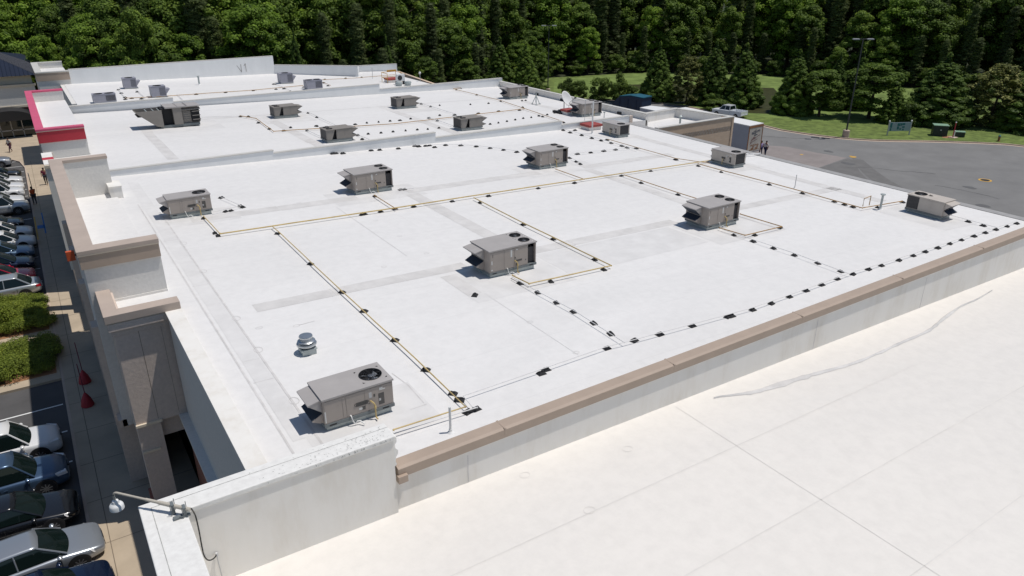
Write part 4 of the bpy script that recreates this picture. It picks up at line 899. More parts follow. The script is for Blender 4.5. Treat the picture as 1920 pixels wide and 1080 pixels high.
# hatches
for q, s_, lb in (((1066, 214), .95, 'red roof hatch next to the satellite dish'), ((1108, 242), 1.15, 'red roof hatch at the foot of the tall white pole')):
    p = R(*q); o = empty('roof_hatch', lb, 'roof hatch', (p.x, p.y, rz(p.x)), 0, 'red roof hatches'); b = MB(); b.box(-.55 * s_, .55 * s_, -.5 * s_, .5 * s_, 0, .28); b.build('curb', 'pwall', o)
    b = MB(); b.box(-.62 * s_, .62 * s_, -.57 * s_, .57 * s_, .28, .48); b.build('lid', 'hatch', o, bevel=.03)
p = R(735, 154); o = empty('roof_hatch', 'red roof hatch ringed by yellow topped guard rails on the far roof', 'roof hatch', (p.x, p.y, rz(p.x)), 0, 'red roof hatches'); b = MB(); b.box(-.7, .7, -.6, .6, 0, .3); b.build('curb', 'pwall', o)
b = MB(); b.box(-.75, .75, -.65, .65, .3, .5); b.build('lid', 'hatch', o, bevel=.03)
b = MB()
for x, y in ((-.9, -.8), (.9, -.8), (.9, .8), (-.9, .8)): b.tube([(x, y, 0), (x, y, 1.1)], .03, 8)
for z in (.55, 1.1): b.tube([(.9, -.8, z), (.9, .8, z), (-.9, .8, z), (-.9, -.8, z)], .03, 8)
b.box(-.2, .95, .74, .86, 1.1, 1.3); b.build('guard_rail', 'yline', o)
p = R(751, 158); o = empty('mini_condenser', 'small white condenser on feet right of the railed hatch', 'condenser', (p.x, p.y, rz(p.x))); b = MB(); b.box(-.5, .5, -.2, .2, .35, 1.15); b.build('case', 'white', o, bevel=.02)
b = MB(); b.tube([(-.12, -.215, .75), (-.12, -.2, .75)], .28, 20); b.build('fan_grille', 'coil', o)
b = MB(); b.box(-.5, -.4, -.3, .3, 0, .35); b.box(.4, .5, -.3, .3, 0, .35); b.build('leg', 'pad', o)
for q, lb in (((748, 161), 'left of two small round grey roof vents by the white condenser'), ((765, 160), 'right of two small round grey roof vents by the white condenser')):
    p = R(*q); o = tag(MB().lathe([(.35, 0), (.35, .25), (.42, .28), (.38, .42), (.1, .5), (.02, .5)], (0, 0, 0), 16).build('round_vent', 'galv', smooth=True), lb, 'vent', 'small round roof vents'); o.location = (p.x, p.y, rz(p.x))
p = R(796, 150); vp = R(788, 153); o = empty('roof_lamp', 'white globe lamp on a short arm at the far roof corner', 'lamp', (vp.x, vp.y, rz(vp.x))); MB().tube([(0, 0, 0), (0, 0, .9)], .03, 8).build('post', 'steel', o); MB().ellipsoid((0, 0, 1.0), (.14, .14, .16)).build('globe', 'white', o, smooth=True)

# ------------------------------------------------------------------ PIPES AND THEIR BLOCKS
PH = 0.15
def pipe(pts, r, m, label, name='gas_pipe', cat='pipe', h=PH, group=None, drop=None):
    P = [R(*q, h) for q in pts]; b = MB()
    full = []
    for a, c in zip(P, P[1:]):
        n = max(1, int((c - a).length / 1.5)); full += [a + (c - a) * (k / n) for k in range(n)]
    full.append(P[-1]); random.seed(len(full)); full = [Vector((p.x + random.uniform(-.012, .012), p.y + random.uniform(-.012, .012), p.z + random.uniform(-.008, .008))) for p in full]
    b.tube(full, r, 7)
    for p_ in P: b.ellipsoid(p_, (r * 1.5, r * 1.5, r * 1.5), 8)
    return tag(b.build(name, m, smooth=True), label, cat, group)
GP = 'yellow gas pipes on the roofs'; CP_ = 'grey conduits on the roofs'
pipe([(412.5, 438), (680, 399), (960, 356), (1200, 320), (1366, 296)], .033, 'gas', 'long straight yellow gas main crossing the main roof', group=GP)
pipe([(412.5, 438), (382, 405)], .022, 'gas', 'short yellow gas pipe from the left single fan unit to the gas main', group=GP)
pipe([(511, 424.5), (525, 437), (640, 545), (738, 634), (873, 762.5), (738, 806)], .022, 'gas', 'yellow gas pipe descending from the gas main towards the nearest rooftop unit', group=GP)
pipe([(702, 366), (742, 391)], .024, 'gasr', 'short gas pipe from the front two fan unit to the main', group=GP)
pipe([(889, 371), (981, 418), (1037, 445), (1146, 498), (992, 532), (961, 516)], .028, 'gas', 'yellow gas pipe looping round to the middle two fan unit', group=GP)
pipe([(1349, 427), (1397, 441), (1466, 425), (1388, 401)], .026, 'gasr', 'small rectangular loop of rusty yellow pipe at the rear two fan unit', group=GP)
pipe([(1170, 328), (1203, 339), (1271, 361), (1312, 374)], .024, 'gasr', 'thin brown gas pipe from the main to the back of a two fan unit', group=GP)
pipe([(1309, 307), (1352, 319), (1442, 342), (1504, 359), (1617, 390), (1692, 377)], .026, 'gasr', 'yellow gas pipe from the main to the beige unit at the roof rear', group=GP)
pipe([(1042, 317), (1095, 336)], .024, 'gasr', 'short gas pipe from the back row two fan unit to the main', group=GP)
pipe([(1140, 261), (1200, 278), (1267, 297), (1330, 306)], .022, 'gasr', 'thin gas pipe from the hatch side unit to the end of the gas main', group=GP)
pipe([(1400, 290), (1425, 288)], .05, 'cond', 'short pale pipe run beside the unit ending the gas main', name='drain_line', group=CP_)
b = MB(); p1, p2 = R(1617, 390), R(1629, 388)
b.tube([p1 + Vector((0, 0, .1)), p1 + Vector((0, 0, .55)), p2 + Vector((0, 0, .65)), p2 + Vector((0, 0, .1))], .025, 8); tag(b.build('pipe_riser', 'gasr', smooth=True), 'square topped pipe riser standing on the gas line near the flue', 'pipe')
# third and fourth roofs
pipe([(450, 217), (480, 222), (513, 246), (740, 232), (983, 204)], .03, 'gasr', 'long orange gas main along the third roof', group=GP, h=.13)
pipe([(850, 166.5), (939, 188.5), (1056, 228)], .026, 'gasr', 'gas pipe crossing the rear of the third roof towards the parapet end', group=GP, h=.13)
pipe([(850, 166.5), (868, 164), (912, 160.5)], .026, 'gasr', 'gas pipe short leg along the far parapet of the third roof', group=GP, h=.13)
pipe([(577, 210), (630, 235)], .02, 'cond', 'conduit from the far left brown unit to the orange main', name='conduit', group=CP_, h=.13)
pipe([(574, 243), (616, 263)], .02, 'cond', 'conduit from the orange main to the near left brown unit', name='conduit', group=CP_, h=.13)
pipe([(787, 193), (855, 214)], .02, 'cond', 'conduit from the far right brown unit to the orange main', name='conduit', group=CP_, h=.13)
pipe([(803, 219.5), (856, 238)], .02, 'cond', 'conduit from the orange main to the near right brown unit', name='conduit', group=CP_, h=.13)
pipe([(660, 249), (692, 261)], .02, 'cond', 'conduit passing under the hoods of the near left brown unit', name='conduit', group=CP_, h=.13)
pipe([(378, 219.5), (450, 217.5)], .02, 'cond', 'conduit right of the large air handler', name='conduit', group=CP_, h=.1)
pipe([(236, 184), (300, 181), (368, 176), (480, 168.5), (568, 160)], .03, 'gasr', 'orange gas pipe running along the far roof between grey units', group=GP, h=.1)
pipe([(594, 150), (668, 146), (760, 138)], .026, 'gasr', 'orange gas pipe below the far rear parapet', group=GP, h=.1)
pipe([(594, 150), (620, 160)], .022, 'gasr', 'short gas pipe right of the low grey condensing unit', group=GP, h=.1)
pipe([(222, 168), (236, 184)], .022, 'cond', 'conduit left of the leftmost grey condensing unit', name='conduit', group=CP_, h=.1)
pipe([(255, 168), (272, 183)], .022, 'cond', 'conduit between the two left grey condensing units', name='conduit', group=CP_, h=.1)
pipe([(332, 177), (344, 188)], .022, 'cond', 'conduit right of the second grey condensing unit', name='conduit', group=CP_, h=.1)
pipe([(517, 157), (545, 170)], .022, 'cond', 'conduit below the grey unit at the tall parapet end', name='conduit', group=CP_, h=.1)
# grey conduits of the main roof
cc = 'cond'
pipe([(869, 742.5), (1015, 692), (1138, 650), (1171, 642), (1237, 624), (1298, 607.5), (1411, 577), (1513, 541), (1599, 510), (1712, 476), (1802, 446.5), (1906, 415)], .013, cc, 'long grey conduit lying on blocks along the tan coping', name='conduit', group=CP_)
pipe([(960, 519), (1008, 546), (1075, 582), (1171, 642)], .013, cc, 'grey conduit from the middle two fan unit down to the coping line', name='conduit', group=CP_)
pipe([(1355, 430), (1412, 449), (1489, 475), (1592, 513)], .013, cc, 'grey conduit from the rear two fan unit down to the coping line', name='conduit', group=CP_)
pipe([(1778, 402), (1815, 412), (1868, 426)], .013, cc, 'grey conduit from the beige unit down to the coping line', name='conduit', group=CP_)
pipe([(869, 742.5), (886, 763), (893, 764)], .012, cc, 'crooked end of conduit at the near corner of the pipe runs', name='conduit', group=CP_)
pipe([(895, 764), (738, 812)], .016, cc, 'grey conduit passing behind the short white vent pipe to the corner parapet', name='conduit', group=CP_)
pipe([(628, 285), (700, 279.5), (780, 272), (835, 270), (893, 272.5), (944, 279), (969, 283)], .014, cc, 'thin conduit curving along the foot of the stepped parapet', name='conduit', group=CP_)
pipe([(1054, 241), (1110, 256.5), (1176, 275), (1195, 281)], .016, cc, 'conduit passing in front of the red hatch and white pole', name='conduit', group=CP_)
pipe([(1066, 289), (1107, 284), (1193, 276)], .014, cc, 'conduit leading right from the back row two fan unit', name='conduit', group=CP_)
pipe([(1068, 294), (1090, 306)], .014, cc, 'stub of conduit at the right end of the back row two fan unit', name='conduit', group=CP_)
pipe([(414, 369), (452, 385.5), (400, 397)], .014, cc, 'bent conduit right of the left single fan unit', name='conduit', group=CP_)
pipe([(745, 355), (775, 353)], .014, cc, 'short conduit right of the front two fan unit', name='conduit', group=CP_)

# pipe support block
pb = MB()
pb.add([(-.20, -.15, 0), (.20, -.15, 0), (.20, .15, 0), (-.20, .15, 0), (-.12, -.10, .11), (.12, -.10, .11), (.12, .10, .11), (-.12, .10, .11)], [[3, 2, 1, 0], [4, 5, 6, 7], [0, 1, 5, 4], [1, 2, 6, 5], [2, 3, 7, 6], [3, 0, 4, 7]])
pb.box(-.11, -.03, -.05, .05, .11, .16); pb.box(.03, .11, -.05, .05, .11, .16); pb.box(-.02, .02, -.105, -.10, .02, .10)
pad0 = pb.build('pipe_block', 'pad', bevel=.008)
RUNS = [
 (('left end', 'the long yellow gas main'), 'black pipe block', [(679, 402.5), (684, 401.5), (714, 397), (741, 391.5), (776, 387.5), (848, 377.5), (916, 367.5), (1009, 353), (1077, 343), (1165, 329.5), (1220, 320.5)], 8),
 (('gas main', 'the pipe descending to the nearest unit'), 'black pipe block', [(520, 438), (582, 495), (641, 548), (682, 583.5), (740, 638), (798, 693.5), (849, 738), (861, 750)], -45),
 (('left', 'the near corner where pipe runs meet'), 'black pipe block', [(877, 772.5), (893, 767)], 10),
 (('top', 'the short pipe of the left unit'), 'black pipe block', [(381, 409.5), (403, 437), (409, 442)], 80),
 (('top', 'short pipe of the front two fan unit'), 'black pipe block', [(703, 368)], 80),
 (('gas main', 'the pipe loop round the middle unit'), 'black pipe block', [(900, 380), (981, 421), (1037, 448.5), (1115, 487), (1132, 505.5), (1033, 528), (975, 531.5)], 80),
 (('middle unit', 'the conduit to the coping line'), 'black pipe block', [(1008, 548.5), (1043, 567.5), (1075, 584.5), (1113, 606), (1145, 626)], 80),
 (('near end', 'the conduit along the tan coping'), 'black pipe block', [(1015, 700), (1024, 693), (1138, 653), (1189, 638.5), (1237, 627), (1298, 611), (1364, 594), (1371, 592.5), (1411, 581), (1446, 569), (1480, 556.5), (1511, 545), (1540, 534), (1569.5, 523), (1599, 514), (1628, 505), (1652.5, 498), (1685, 488), (1712, 479.5), (1734.5, 472), (1758, 465), (1780.5, 457), (1802.5, 450), (1826, 443), (1847, 436.5), (1867, 430.5), (1888, 424.5), (1906, 419)], 5),
 (('unit', 'the conduit from the rear two fan unit'), 'black pipe block', [(1376, 441), (1412, 452.5), (1450, 465.5), (1489, 478.5), (1533, 493.5), (1576, 509)], 80),
 (('left', 'the small rusty pipe loop'), 'black pipe block', [(1415, 441), (1463, 427)], 10),
 (('main', 'the thin pipe behind the rear unit'), 'black pipe block', [(1202, 343), (1271, 365)], 80),
 (('main', 'the pipe to the beige unit'), 'black pipe block', [(1309, 311), (1352, 322.5), (1442, 346), (1504, 362.5), (1564, 378), (1583, 383.5), (1599, 388), (1646, 389), (1692, 379)], 80),
 (('beige unit', 'the conduit from the beige unit'), 'black pipe block', [(1815, 415.5), (1843, 423)], 80),
 (('parapet', 'the double row beside the hatch'), 'black pipe block', [(1056, 244), (1069, 248.5), (1090.5, 253.5), (1109.5, 259), (1127, 263.5), (1138, 262.5), (1146, 268), (1166, 273.5), (1175.5, 277), (1193, 278), (1267, 299)], 80),
 (('right', 'the short row behind the red hatch'), 'black pipe block', [(1117, 236.5), (1097, 238.5), (1078, 244)], 5),
 (('right', 'the row right of the back row unit'), 'black pipe block', [(1154, 280.5), (1132, 283), (1107.5, 286), (1082.5, 288.5)], 5),
 (('top', 'the small diagonal beside the back unit'), 'black pipe block', [(1068, 296), (1080.5, 303), (1088, 307.5)], 80),
 (('left', 'the foot of the stepped parapet'), 'black pipe block', [(624, 288), (630, 287.5), (643, 287.5), (696, 282), (712, 281), (747, 278.5), (778, 273.5), (785, 274.5), (798, 273.5), (805.5, 272.5), (815, 276), (835.5, 272), (864, 272.5), (893, 274.5), (919, 277.5), (944, 281), (969, 285)], 5),
 (('top', 'the bent conduit by the left unit'), 'black pipe block', [(415, 370.5), (450.5, 386), (455.5, 388.5), (423, 396.5), (433, 395)], 30),
 (('left', 'the stub beside the front two fan unit'), 'black pipe block', [(751, 355.5), (758, 355)], 5),
 (None, 'lone black rubber block on the patch in front of the middle unit', [(890, 553.5)], 40),
 (('left end', 'the orange main of the third roof'), 'black pipe block', [(532, 245), (593, 236), (612, 238), (666, 233), (750, 225.5), (804.5, 221), (897, 212.5), (935, 208.5), (974, 206.5), (852.5, 215.5)], 5),
 (('list start', 'the conduits by the brown hooded units'), 'black pipe block', [(505, 241.5), (484.5, 230), (577.5, 211.5), (594, 219.5), (575.5, 244.5), (671, 253.5), (679, 261), (820, 226), (807.5, 199.5), (790, 194.5), (451, 218), (465.5, 218.5)], 60),
 (('left', 'the gas pipes at the third roof rear'), 'black pipe block', [(856, 168), (864, 165.5), (894, 177.5), (939, 189.5), (980, 201), (1017.5, 218.5), (1010.5, 217), (1057.5, 230), (913, 161.5), (979, 188.5), (985.5, 188)], 60),
 (('left', 'the far roof among grey condensing units'), 'black pipe block', [(222, 168), (227.5, 174.5), (234.5, 182.5), (235, 186), (247, 184), (265.5, 185), (257.5, 172), (368, 176.5), (423, 173), (475, 169.5), (517.5, 167), (532.5, 166), (513, 157.5), (517, 157.5), (594, 150), (609, 148.5), (607, 155), (615, 160.5), (544.5, 171), (569, 163), (648, 146.5), (678, 144.5)], 30),
]
SMALLRUN = ('small pipe foot in the dotted lines on the third roof', [(690.5, 251.5), (714.5, 249.5), (737, 247.3), (760.5, 245.2), (782.5, 243.5), (802, 242.5), (823, 240.3), (824.5, 197.7), (882, 196), (916, 194), (919, 233), (934.5, 230.5), (950.5, 227.7), (545, 239.5), (595, 237), (688, 230.7), (710, 229), (731.5, 227.2), (770, 223), (824.5, 216.5), (996, 220.3), (981, 222), (966, 224.8), (1026, 215.3), (1040, 212)])
first = True; random.seed(11)
npad = 0
ORD = 'first second third fourth fifth sixth seventh eighth ninth tenth eleventh twelfth thirteenth fourteenth fifteenth sixteenth seventeenth eighteenth nineteenth twentieth'.split()
def ordn(i):
    if i < 20: return ORD[i]
    t, u_ = divmod(i + 1, 10); tn = ['', '', 'twenty', 'thirty', 'forty', 'fifty', 'sixty', 'seventy'][t]
    return (tn + '-' + ORD[u_ - 1]) if u_ else dict(twenty='twentieth', thirty='thirtieth', forty='fortieth', fifty='fiftieth', sixty='sixtieth', seventy='seventieth')[tn]
for nm_, lb, pts, ang in RUNS:
    if nm_ and nm_[0] in ('list start', 'left'): pts = sorted(pts)
    for qi, q in enumerate(pts):
        p = R(q[0], q[1] + 1.0)
        o = pad0 if first else pad0.copy()
        if not first: COL.objects.link(o)
        first = False; o.location = (p.x, p.y, rz(p.x) + .002); o.rotation_euler.z = rad(ang + random.uniform(-8, 8)); s_ = random.uniform(.92, 1.08); o.scale = (s_, s_, s_)
        s_ *= .74 if q[1] > 300 else .88; o.scale = (s_, s_, s_ * .8)
        tag(o, lb if not nm_ else '%s %s from the %s on %s' % (ordn(qi), lb, nm_[0].replace('list start', 'left'), nm_[1]), 'pipe block', 'black rubber pipe blocks'); npad += 1
for qi, q in enumerate(sorted(SMALLRUN[1])):
    p = R(q[0], q[1] + .6); o = pad0.copy(); COL.objects.link(o); o.location = (p.x, p.y, rz(p.x) + .002); o.scale = (.6, .6, .8); o.rotation_euler.z = rad(random.uniform(0, 90)); tag(o, '%s %s, counted from left' % (ordn(qi), SMALLRUN[0]), 'pipe block', 'black rubber pipe blocks')

# ------------------------------------------------------------------ VEHICLES
PAINT = {}
def paint(name, col, metal=0.3, rough=0.28):
    if name not in PAINT: PAINT[name] = mat('car_paint_' + name, col, rough, metal=metal, coat=0.8)
    return PAINT[name]
def car(label, col, kind='sedan', rear_first=False, cat='car'):
    """nose at x = 0 pointing +x, body towards -x"""
    u = empty('parked_car', label, cat, group='cars parked along the kerb')
    suv = kind == 'suv'; L = 4.75; W = 1.86; hb = 1.0 if suv else .90; hr = 1.70 if suv else 1.45
    zh = .98 if suv else .80        # hood height
    # x, half width, z low, z shoulder, z centre top
    S = [(0, .55, .34, .52, .56), (-.04, .74, .26, .60, zh - .20), (-.16, .84, .22, .66, zh - .12), (-.45, .91, .20, zh - .10, zh - .04), (-.95, .93, .19, hb - .14, zh + .03), (-1.35, .93, .19, hb - .06, hb), (-2.3, .93, .19, hb - .03, hb + .01), (-3.3, .93, .19, hb - .01, hb + .02), (-3.95, .92, .20, hb + .0, hb + .05), (-4.4, .88, .24, hb - .04, hb + (.03 if suv else .05)), (-4.65, .80, .28, hb - .10, hb - .02), (-4.74, .62, .36, .68, .78)]
    V = []; n = 9
    for x, hw, zl, zs, zt in S:
        half = [(0, zl), (.62 * hw, zl), (.95 * hw, zl + .07), (hw, zl + .26), (hw * .985, zs - .06), (hw * .93, zs + .01), (hw * .78, zt - .02), (hw * .4, zt + .005), (0, zt + .015)]
        ring = [(x, -y, z) for y, z in half] + [(x, y, z) for y, z in half[-2:0:-1]]; V += ring
    m = 2 * n - 2; F = [[i * m + k, i * m + (k + 1) % m, (i + 1) * m + (k + 1) % m, (i + 1) * m + k] for i in range(len(S) - 1) for k in range(m)]
    F += [list(range(m)), list(range((len(S) - 1) * m, len(S) * m))[::-1]]
    b = MB(); b.add(V, F); b.build('body', paint(*col), u, smooth=True, subsurf=1, sharp=80)
    # glasshouse
    xw, xt, xr, xb = (-1.22, -1.85, -4.05, -4.52) if suv else (-1.22, -2.02, -3.45, -4.15)
    wb, wt = .80, .60; z0 = hb - .01; z1 = hr - .04
    P = [(xw, -wb, z0), (xb, -wb, z0 + .03), (xb, wb, z0 + .03), (xw, wb, z0), (xt, -wt, z1), (xr, -wt, z1 - .02), (xr, wt, z1 - .02), (xt, wt, z1)]
    def screen(xa, za, ya, xc, zc, yc, sgn, nm):
        b = MB(); nu, nv = 8, 4; V = []
        for j in range(nv + 1):
            v = j / nv; 
            for i in range(nu + 1):
                q = -1 + 2 * i / nu; bow = (1 - q * q) * (.17 * (1 - v) + .07 * v) * sgn; up_ = math.sin(math.pi * v) * .035
                V.append((xa + (xc - xa) * v + bow, q * (ya + (yc - ya) * v), za + (zc - za) * v + up_ + (1 - q * q) * .02 * v))
        b.add(V, [[j * (nu + 1) + i, j * (nu + 1) + i + 1, (j + 1) * (nu + 1) + i + 1, (j + 1) * (nu + 1) + i] for j in range(nv) for i in range(nu)]); b.build(nm, 'glass', u, smooth=True)
    screen(xw, z0, wb, xt, z1, wt, 1, 'windscreen'); screen(xb, z0 + .03, wb, xr, z1 - .01, wt, -1, 'rear_window')
    for sg in (-1, 1):
        xm = (xt + xr) / 2 + .05; q = [(xw - .08, sg * wb, z0 + .02), (xb + .12, sg * wb, z0 + .03), (xr + .03, sg * wt, z1), (xt - .03, sg * wt, z1)]
        b = MB(); b.poly(q); b.build('side_window', 'glass', u)
        pl = [((xw + .02, wb * .99, z0), (xt, wt, z1), .035), ((xm, wb + .004, z0), (xm - .03, wt + .004, z1), .028), ((xb, wb * .98, z0), (xr, wt, z1), .055)] + ([((xm - 1.1, wb + .004, z0), (xm - 1.12, wt + .004, z1), .04)] if suv else [])
        for a_, c_, r_ in pl: MB().tube([(a_[0], sg * a_[1], a_[2]), (c_[0], sg * c_[1], c_[2])], r_, 6).build('pillar', paint(*col), u, smooth=True)
        for x_ in (-1.42, -2.42, -3.35): MB().box(x_ - .008, x_ + .008, sg * .915, sg * .934, .30, hb - .12).build('door_gap', 'trim', u)
        for x_ in (-2.2, -3.15): MB().box(x_ - .09, x_ + .05, sg * .925, sg * .955, hb - .20, hb - .17).build('door_handle', paint(*col), u)
        MB().box(-3.4, -1.3, sg * .918, sg * .945, .26, .36).build('sill_trim', 'trim', u)
        b = MB(); b.ellipsoid((xw - .22, sg * 1.02, hb + .06), (.09, .12, .08), 10); b.build('mirror', paint(*col), u, smooth=True)
        b = MB(); b.hexa([(-.08, sg * .50, zh - .32), (-.06, sg * .72, zh - .32), (-.42, sg * .905, zh - .24), (-.42, sg * .86, zh - .24), (-.12, sg * .52, zh - .17), (-.10, sg * .72, zh - .18), (-.50, sg * .90, zh - .13), (-.50, sg * .84, zh - .08)]); b.build('headlight', 'lamp', u, bevel=.01)
        b = MB(); b.hexa([(-4.73, sg * .45, hb - .26), (-4.71, sg * .72, hb - .26), (-4.45, sg * .885, hb - .2), (-4.45, sg * .8, hb - .2), (-4.72, sg * .45, hb - .10), (-4.69, sg * .72, hb - .10), (-4.42, sg * .89, hb - .06), (-4.42, sg * .8, hb - .06)]); b.build('tail_light', 'tail', u, bevel=.01)
        for xx in (-.92, -3.75):
            wr = .36 if suv else .33
            b = MB(); b.tube([(xx, sg * .72, wr), (xx, sg * .942, wr)], wr + .055, 24); b.build('wheel_arch', 'trim', u)
            wh = MB(); wh.tube([(xx, sg * .74, wr), (xx, sg * .95, wr)], wr, 26); wh = wh.build('wheel', 'tyre', u, smooth=True)
            b = MB(); b.tube([(xx, sg * .94, wr), (xx, sg * .955, wr)], wr * .66, 22, 1)
            for k in range(9): a = 2 * math.pi * k / 9; b.box(-.018, .018, -.004, .004, 0, wr * .62); nv = len(b.v) - 8
            V2 = b.v; 
            for j in range(9):
                a = 2 * math.pi * j / 9
                for t_ in range(8):
                    i_ = len(V2) - 72 + 8 * j + t_; x_, y_, z_ = V2[i_]; V2[i_] = (xx + x_ * math.cos(a) + z_ * math.sin(a), sg * .962 + y_, wr - x_ * math.sin(a) + z_ * math.cos(a))
            b.build('rim', ['rim', 'trim'], wh)
    xm0, xm1 = xt + .01, xr - .01
    b = MB(); nn = 6; V = []
    for i in range(nn + 1):
        x = xm0 + .05 + (xm1 - xm0 - .1) * i / nn; c_ = math.sin(math.pi * (i / nn * .8 + .1)) * .03
        for yy, dz in ((-wt - .01, -.01), (-wt * .8, .03), (0, .045), (wt * .8, .03), (wt + .01, -.01)): V.append((x + (.065 if i == 0 else (-.065 if i == nn else 0)) * (1 - (yy / wt) ** 2), yy, z1 + dz + c_))
    F = [[5 * i + k, 5 * i + k + 1, 5 * i + 6 + k, 5 * i + 5 + k] for i in range(nn) for k in range(4)]; b.add(V, F); ro = b.build('roof', paint(*col), u, smooth=True); sm_ = ro.modifiers.new('t', 'SOLIDIFY'); sm_.thickness = .03
    b = MB(); b.box(-.02, .012, -.40, .40, .36, .52); b.box(-.03, .016, -.20, .20, zh - .30, zh - .22); b.build('grille', 'trim', u, bevel=.01)
    b = MB(); b.box(-4.76, -4.735, -.26, .26, .45, .58); b.build('licence_plate', 'decal', u)
    if rear_first: u['flip'] = 1
    return u
WH = ('white', (.72, .72, .72), .0, .3); SV = ('silver', (.36, .39, .43), .55, .3); BL = ('steel_blue', (.07, .12, .20), .5, .3); BK = ('black', (.012, .013, .016), .2, .2); NV = ('navy', (.008, .018, .05), .4, .2); RD = ('red', (.55, .012, .05), .2, .25); GR = ('pale_silver', (.45, .48, .50), .5, .3); LB = ('light_blue', (.14, .22, .33), .5, .3)
cars = [
 (-1.95, 34.35, WH, 'suv', 0, 0, 'white hatchback parked nearest the planting island, hood half in shade'),
 (-1.85, 31.65, BL, 'suv', 0, 0, 'steel blue crossover between the white and the black car'),
 (-1.72, 28.9, BK, 'sedan', -2, 0, 'black saloon between the steel blue and the silver car'),
 (-0.95 - .2, 26.3, SV, 'sedan', 4, 0, 'silver saloon with its nose over the kerb beside the dark navy car'),
 (-0.95 - .1, 23.95, NV, 'sedan', 5, 0, 'dark navy car at the bottom left corner of the photo'),
 (-1.75, 53.0 + 2.0, GR, 'sedan', 0, 1, 'pale silver car with red tail lamp backed in beside the hedge'),
 (-2.0, 57.6, RD, 'sedan', 0, 0, 'bright red car two places from the hedge'),
 (-1.95, 60.3, NV, 'sedan', 0, 0, 'dark navy car between the red and the light blue car'),
 (-1.85, 63.0, LB, 'sedan', 0, 0, 'light blue car left of the white sunroof car'),
 (-1.65, 65.6, WH, 'sedan', 0, 0, 'white car with its hood in shade, next to the light blue car'),
 (-1.75, 68.3, WH, 'sedan', 0, 0, 'white car beyond the white car by the light blue one'),
 (-2.3, 71.2, BK, 'sedan', 0, 0, 'black car beside the empty accessible bay'),
 (-1.7, 76.2, GR, 'suv', 0, 0, 'pale grey sport utility car beside the person in orange'),
 (-2.0, 78.9, WH, 'sedan', 0, 0, 'white car just beyond the pale grey sport utility car'),
 (-1.9, 81.6, WH, 'suv', 0, 0, 'white sport utility car, fifth from the far end of the row'),
 (-1.85, 84.3, WH, 'sedan', 0, 0, 'white saloon, fourth from the far end of the row'),
 (-1.9, 87.0, WH, 'sedan', 0, 0, 'white saloon with dark glass, third from the far end of the row'),
 (-1.95, 90.0, BK, 'sedan', 0, 0, 'black car beside the silver one at the far end of the row'),
 (-2.7, 96.5, SV, 'suv', -3, 0, 'silver car at the far end of the row near the walking person'),
]
made = {}
for (x, y, col, kind, ang, rev, lb) in cars:
    key = (col[0], kind)
    if key in made: c = copy_tree(made[key]); c['label'] = lb
    else: c = car(lb, col, kind); made[key] = c
    if rev: c.location = (x - 4.75, y, 0.004); c.rotation_euler.z = rad(180 + ang)
    else: c.location = (x, y, 0.004); c.rotation_euler.z = rad(ang)

# pickup
pk = empty('pickup_truck', 'white extended cab pickup parked by the lawn in front of the conifers', 'pickup truck')
pa_, pb_ = G(1339, 214.5), G(1396, 223.5); dd = (pa_ - pb_); 
pk.location = (pa_.x, pa_.y, 0.004); pk.rotation_euler.z = math.atan2(dd.y, dd.x)
PW = paint('truck_white', (.74, .76, .78), 0, .3)
b = MB(); S = [(0, .55, .4, .8), (-.1, .82, .35, .95), (-.4, .90, .33, 1.02), (-1.4, .93, .33, 1.1), (-2.9, .93, .33, 1.12), (-3.0, .93, .33, 1.1)]
V = []
for x, hw, zl, zt in S: V += [(x, -hw * .9, zl), (x, -hw, zl + .2), (x, -hw, zt - .1), (x, -hw * .85, zt), (x, 0, zt + .03), (x, hw * .85, zt), (x, hw, zt - .1), (x, hw, zl + .2), (x, hw * .9, zl)]
F = [[9 * i + k, 9 * i + (k + 1) % 9, 9 * i + 9 + (k + 1) % 9, 9 * i + 9 + k] for i in range(len(S) - 1) for k in range(9)] + [list(range(9)), list(range(45, 54))[::-1]]
b.add(V, F); b.build('body', PW, pk, smooth=True, sharp=45)
b = MB(); b.hexa([(-1.3, -.8, 1.08), (-3.0, -.8, 1.1), (-3.0, .8, 1.1), (-1.3, .8, 1.08), (-1.75, -.65, 1.62), (-2.9, -.65, 1.62), (-2.9, .65, 1.62), (-1.75, .65, 1.62)]); b.build('cab_glass', 'glass', pk)
b = MB(); b.box(-2.95, -1.75, -.67, .67, 1.62, 1.69)
for sg in (-1, 1):
    for x0_, x1_ in ((-1.3, -1.75), (-2.2, -2.25), (-3.0, -2.9)): b.tube([(x0_, sg * .81, 1.08), (x1_, sg * .66, 1.64)], .045, 6)
b.build('cab_roof', PW, pk)
b = MB(); b.box(-4.95, -3.03, -.93, -.87, .4, 1.08); b.box(-4.95, -3.03, .87, .93, .4, 1.08); b.box(-4.95, -4.89, -.87, .87, .4, 1.08); b.box(-3.09, -3.03, -.87, .87, .4, 1.08); b.box(-4.9, -3.05, -.87, .87, .6, .64); b.build('bed', PW, pk, bevel=.02)
b = MB(); b.box(-5.08, -4.95, -.9, .9, .42, .56); b.box(0, .06, -.85, .85, .42, .55); b.build('bumper', 'chrome', pk)
for x in (-.95, -4.1):
    for sg in (-1, 1):
        b = MB(); b.tube([(x, sg * .7, .36), (x, sg * .95, .36)], .36, 22); wq = b.build('wheel', 'tyre', pk, smooth=True); b = MB(); b.tube([(x, sg * .95, .36), (x, sg * .965, .36)], .2, 16); b.build('rim', 'rim', wq)
for sg in (-1, 1): MB().box(-.09, .0, sg * .62 - .14, sg * .62 + .14, .78, .92).build('headlight', 'lamp', pk)

